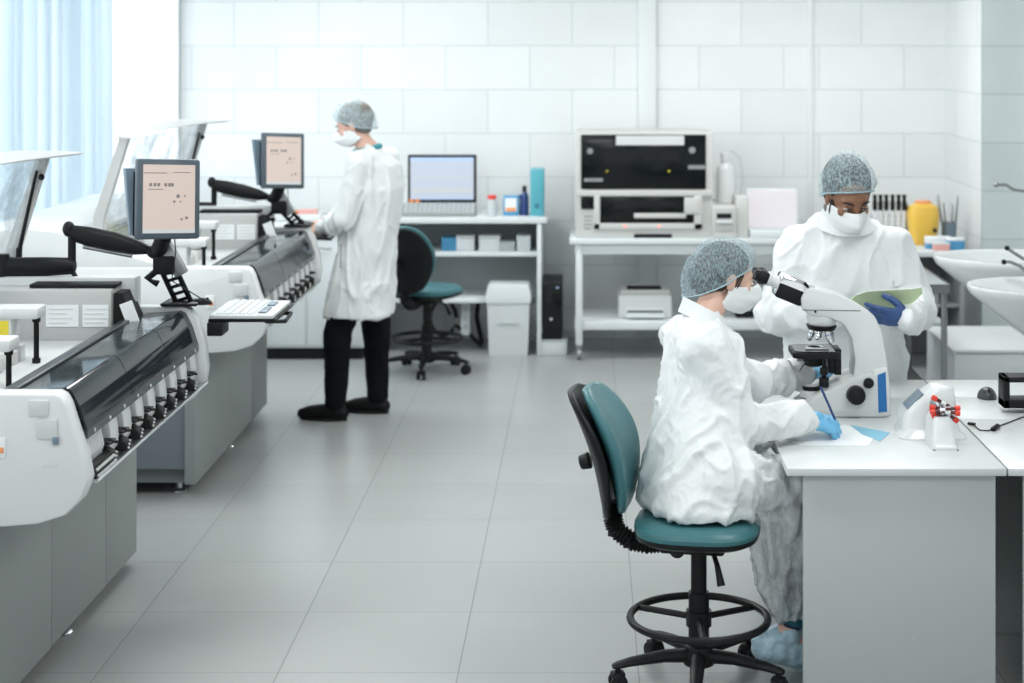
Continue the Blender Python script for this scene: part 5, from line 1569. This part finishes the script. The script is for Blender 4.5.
for k in (0, 1):
    an, toe = J2['an'][k], J2['toe'][k]; mb = MB().limb([an + V((0, .03, -.045)), an.lerp(toe, .5) + V((0, 0, -.015)), toe + V((0, -.03, .01))], [.044, .046, .036], 5, 16)
    cloth('shoe_cover', mb, O2, 'shoe_cover', m2, .008, 3, [(.005, (22, 22, 22), True)], 5 + k)
for k in (0, 1):
    mb = MB(); kw = dict(J2['hand'][k][1]); kw['thick'] = 1.16
    hand_shapes(mb, J2['wr'][k], *J2['hand'][k][0], **kw)
    a, b = J2['wr'][k], J2['el'][k]
    mb.limb([a + (b - a).normalized() * .03, a], [.030, .030], 3)
    cloth('glove', mb, O2, 'glove_navy', m2, .004, 3, [(.0022, (40, 40, 40), True)], 4)
# green folder in his hand
fo = [(848, 302), (856, 296), (868, 292.5), (890, 291), (912, 289), (921, 287), (922, 293), (914, 301), (905, 307), (892, 311), (876, 311.5), (864, 309), (855, 306)]
FO = V((1.16, 6.64, 1.08))
mb = MB(); top, bot = [], []
for (a, b) in fo:
    Yf = 6.68 - (311 - b) * .0030
    q = W(a, b, Yf) - FO; q.y += .018 * math.sin((a - 848) / 74 * PI * 1.3)
    top.append(q); bot.append(q + V((0, .004, .003)))
mb.loft([top, bot])
o = obj('green_folder', mb, 'green_folder'); o.location = FO
tag(o, 'pale green folder held open in the dark blue glove of the man', 'folder')
ed = MB().tube([top[i] + V((0, .002, .002)) for i in (1, 2, 3, 4, 5)], .0022, 6)
obj('paper_edge', ed, 'paper', o)

# ------------------------------------------------------------------ the man at the analysers
O3 = V((-1.28, 9.63, 0))
f3, s3 = basis((-.95, .30, 0))
HC3 = V((-1.315, 9.66, 1.632)); HF3 = V((-.93, .10, -.36)); HU3 = V((-.25, 0, 1))
mid3 = V((-1.205, 9.66, 1.44))
sh = [mid3 + s3 * .185 + V((0, 0, -.02)), mid3 - s3 * .185 + V((0, 0, -.02))]
J3 = dict(gloved=(), f=f3, head=HC3, hf=HF3, hu=HU3, hs=1.0, neck=V((-1.23, 9.655, 1.50)),
          trunk=[((-1.22, 9.66, 1.49), .05, .07), ((-1.21, 9.66, 1.44), .08, .17), ((-1.205, 9.66, 1.32), .105, .175), ((-1.215, 9.66, 1.1), .10, .155), ((-1.25, 9.65, .95), .11, .165), ((-1.27, 9.65, .88), .10, .15)],
          sh=sh, el=[V((-1.30, 9.90, 1.14)), V((-1.335, 9.44, 1.13))], wr=[V((-1.50, 9.80, 1.07)), V((-1.475, 9.56, 1.055))],
          hand=[((V((-1, .0, -.15)), V((0, 0, 1))), dict(curls=((.4, .5, .3),) * 4)), ((V((-1, .15, -.25)), V((-.1, -.2, 1))), dict(left=True, curls=((.4, .5, .3),) * 4))],
          hip=[V((-1.215, 9.74, .86)), V((-1.285, 9.57, .86))], kn=[V((-1.195, 9.74, .48)), V((-1.385, 9.55, .48))], an=[V((-1.185, 9.73, .09)), V((-1.395, 9.54, .09))],
          toe=[V((-1.315, 9.75, .03)), V((-1.54, 9.56, .03))])
m3 = build_body('person', 'man in long white lab coat and black trousers working at the far analyser', O3, 'skin_fair', J3)
head_details(m3, HC3, HF3, HU3, 1.0, 'hair_grey', O=O3)
mask_mesh(HC3, HF3, HU3, .95, O3, top=-.014, t=m3)
cap_mesh(HC3 + V((0, 0, .002)), HF3 + V((0, 0, .08)), HU3, 1.04, O3, m3, 'hair_grey', 'cap_pale', back=.0, seed=5, puff=1.08)
mb = MB().loft(torso_loft([((-1.225, 9.66, 1.495), .072, .085), ((-1.218, 9.66, 1.465), .095, .15), ((-1.205, 9.66, 1.41), .130, .205), ((-1.19, 9.66, 1.28), .155, .21), ((-1.20, 9.66, 1.12), .148, .20), ((-1.235, 9.65, .95), .150, .20),
                           ((-1.262, 9.645, .78), .165, .215), ((-1.275, 9.64, .62), .182, .225), ((-1.278, 9.64, .575), .184, .226)], f3, s3, e=.9))
for k in (0, 1):
    a, el, wr = J3['sh'][k], J3['el'][k], J3['wr'][k]
    mb.limb([mid3, a, a.lerp(el, .5), el, el.lerp(wr, .5), wr.lerp(el, .1)], [.085, .078, .070, .064, .056, .044], 6, 16)
cloth('lab_coat', mb, O3, 'coat_white', m3, .009, 4, COAT, 21)
mb = MB().torus(V((-1.232, 9.657, 1.498)) - O3, .070, .016, 36, 8, V((-.25, 0, 1)))
obj('scrub_collar', mb, 'scrub_teal', m3)
pk = V((-1.33, 9.40, .93)) - O3
obj('pocket_slit', MB().tube([pk + V((-.02, .03, .07)), pk + V((-.022, .03, -.07))], .004, 6), 'desk_shade', m3)
mb = MB()
for k in (0, 1): mb.limb([J3['hip'][k], J3['hip'][k].lerp(J3['kn'][k], .5), J3['kn'][k], J3['kn'][k].lerp(J3['an'][k], .5), J3['an'][k] + V((0, 0, .01))], [.092, .088, .078, .066, .058], 8, 18)
cloth('trousers', mb, O3, 'trousers_black', m3, .010, 4, [(.008, (10, 10, 10), True), (.003, (24, 24, 20), True)], 2)
for k in (0, 1):
    an, toe = J3['an'][k], J3['toe'][k]; d = (toe - an); d.z = 0; d.normalize()
    mb = MB().limb([an - d * .035 + V((0, 0, -.048)), an + d * .05 + V((0, 0, -.040)), V((toe.x, toe.y, .040)), V((toe.x, toe.y, .034)) + d * .045], [.040, .044, .040, .030], 5, 16)
    mb.limb([an + V((0, 0, -.03)), an + V((0, 0, .0))], [.046, .048], 3)
    q = cloth('shoe', mb, O3, 'shoe_black', m3, .007, 3)
    s0 = V((an.x, an.y, 0)) - O3
    obj('sole', MB().loft([[s0 + d * (.07 + .135 * math.cos(a)) + V((-d.y, d.x, 0)) * (.042 * math.sin(a)) + V((0, 0, z)) for a in [2 * PI * i / 24 for i in range(24)]] for z in (.001, .018)]), 'black_matte', q)
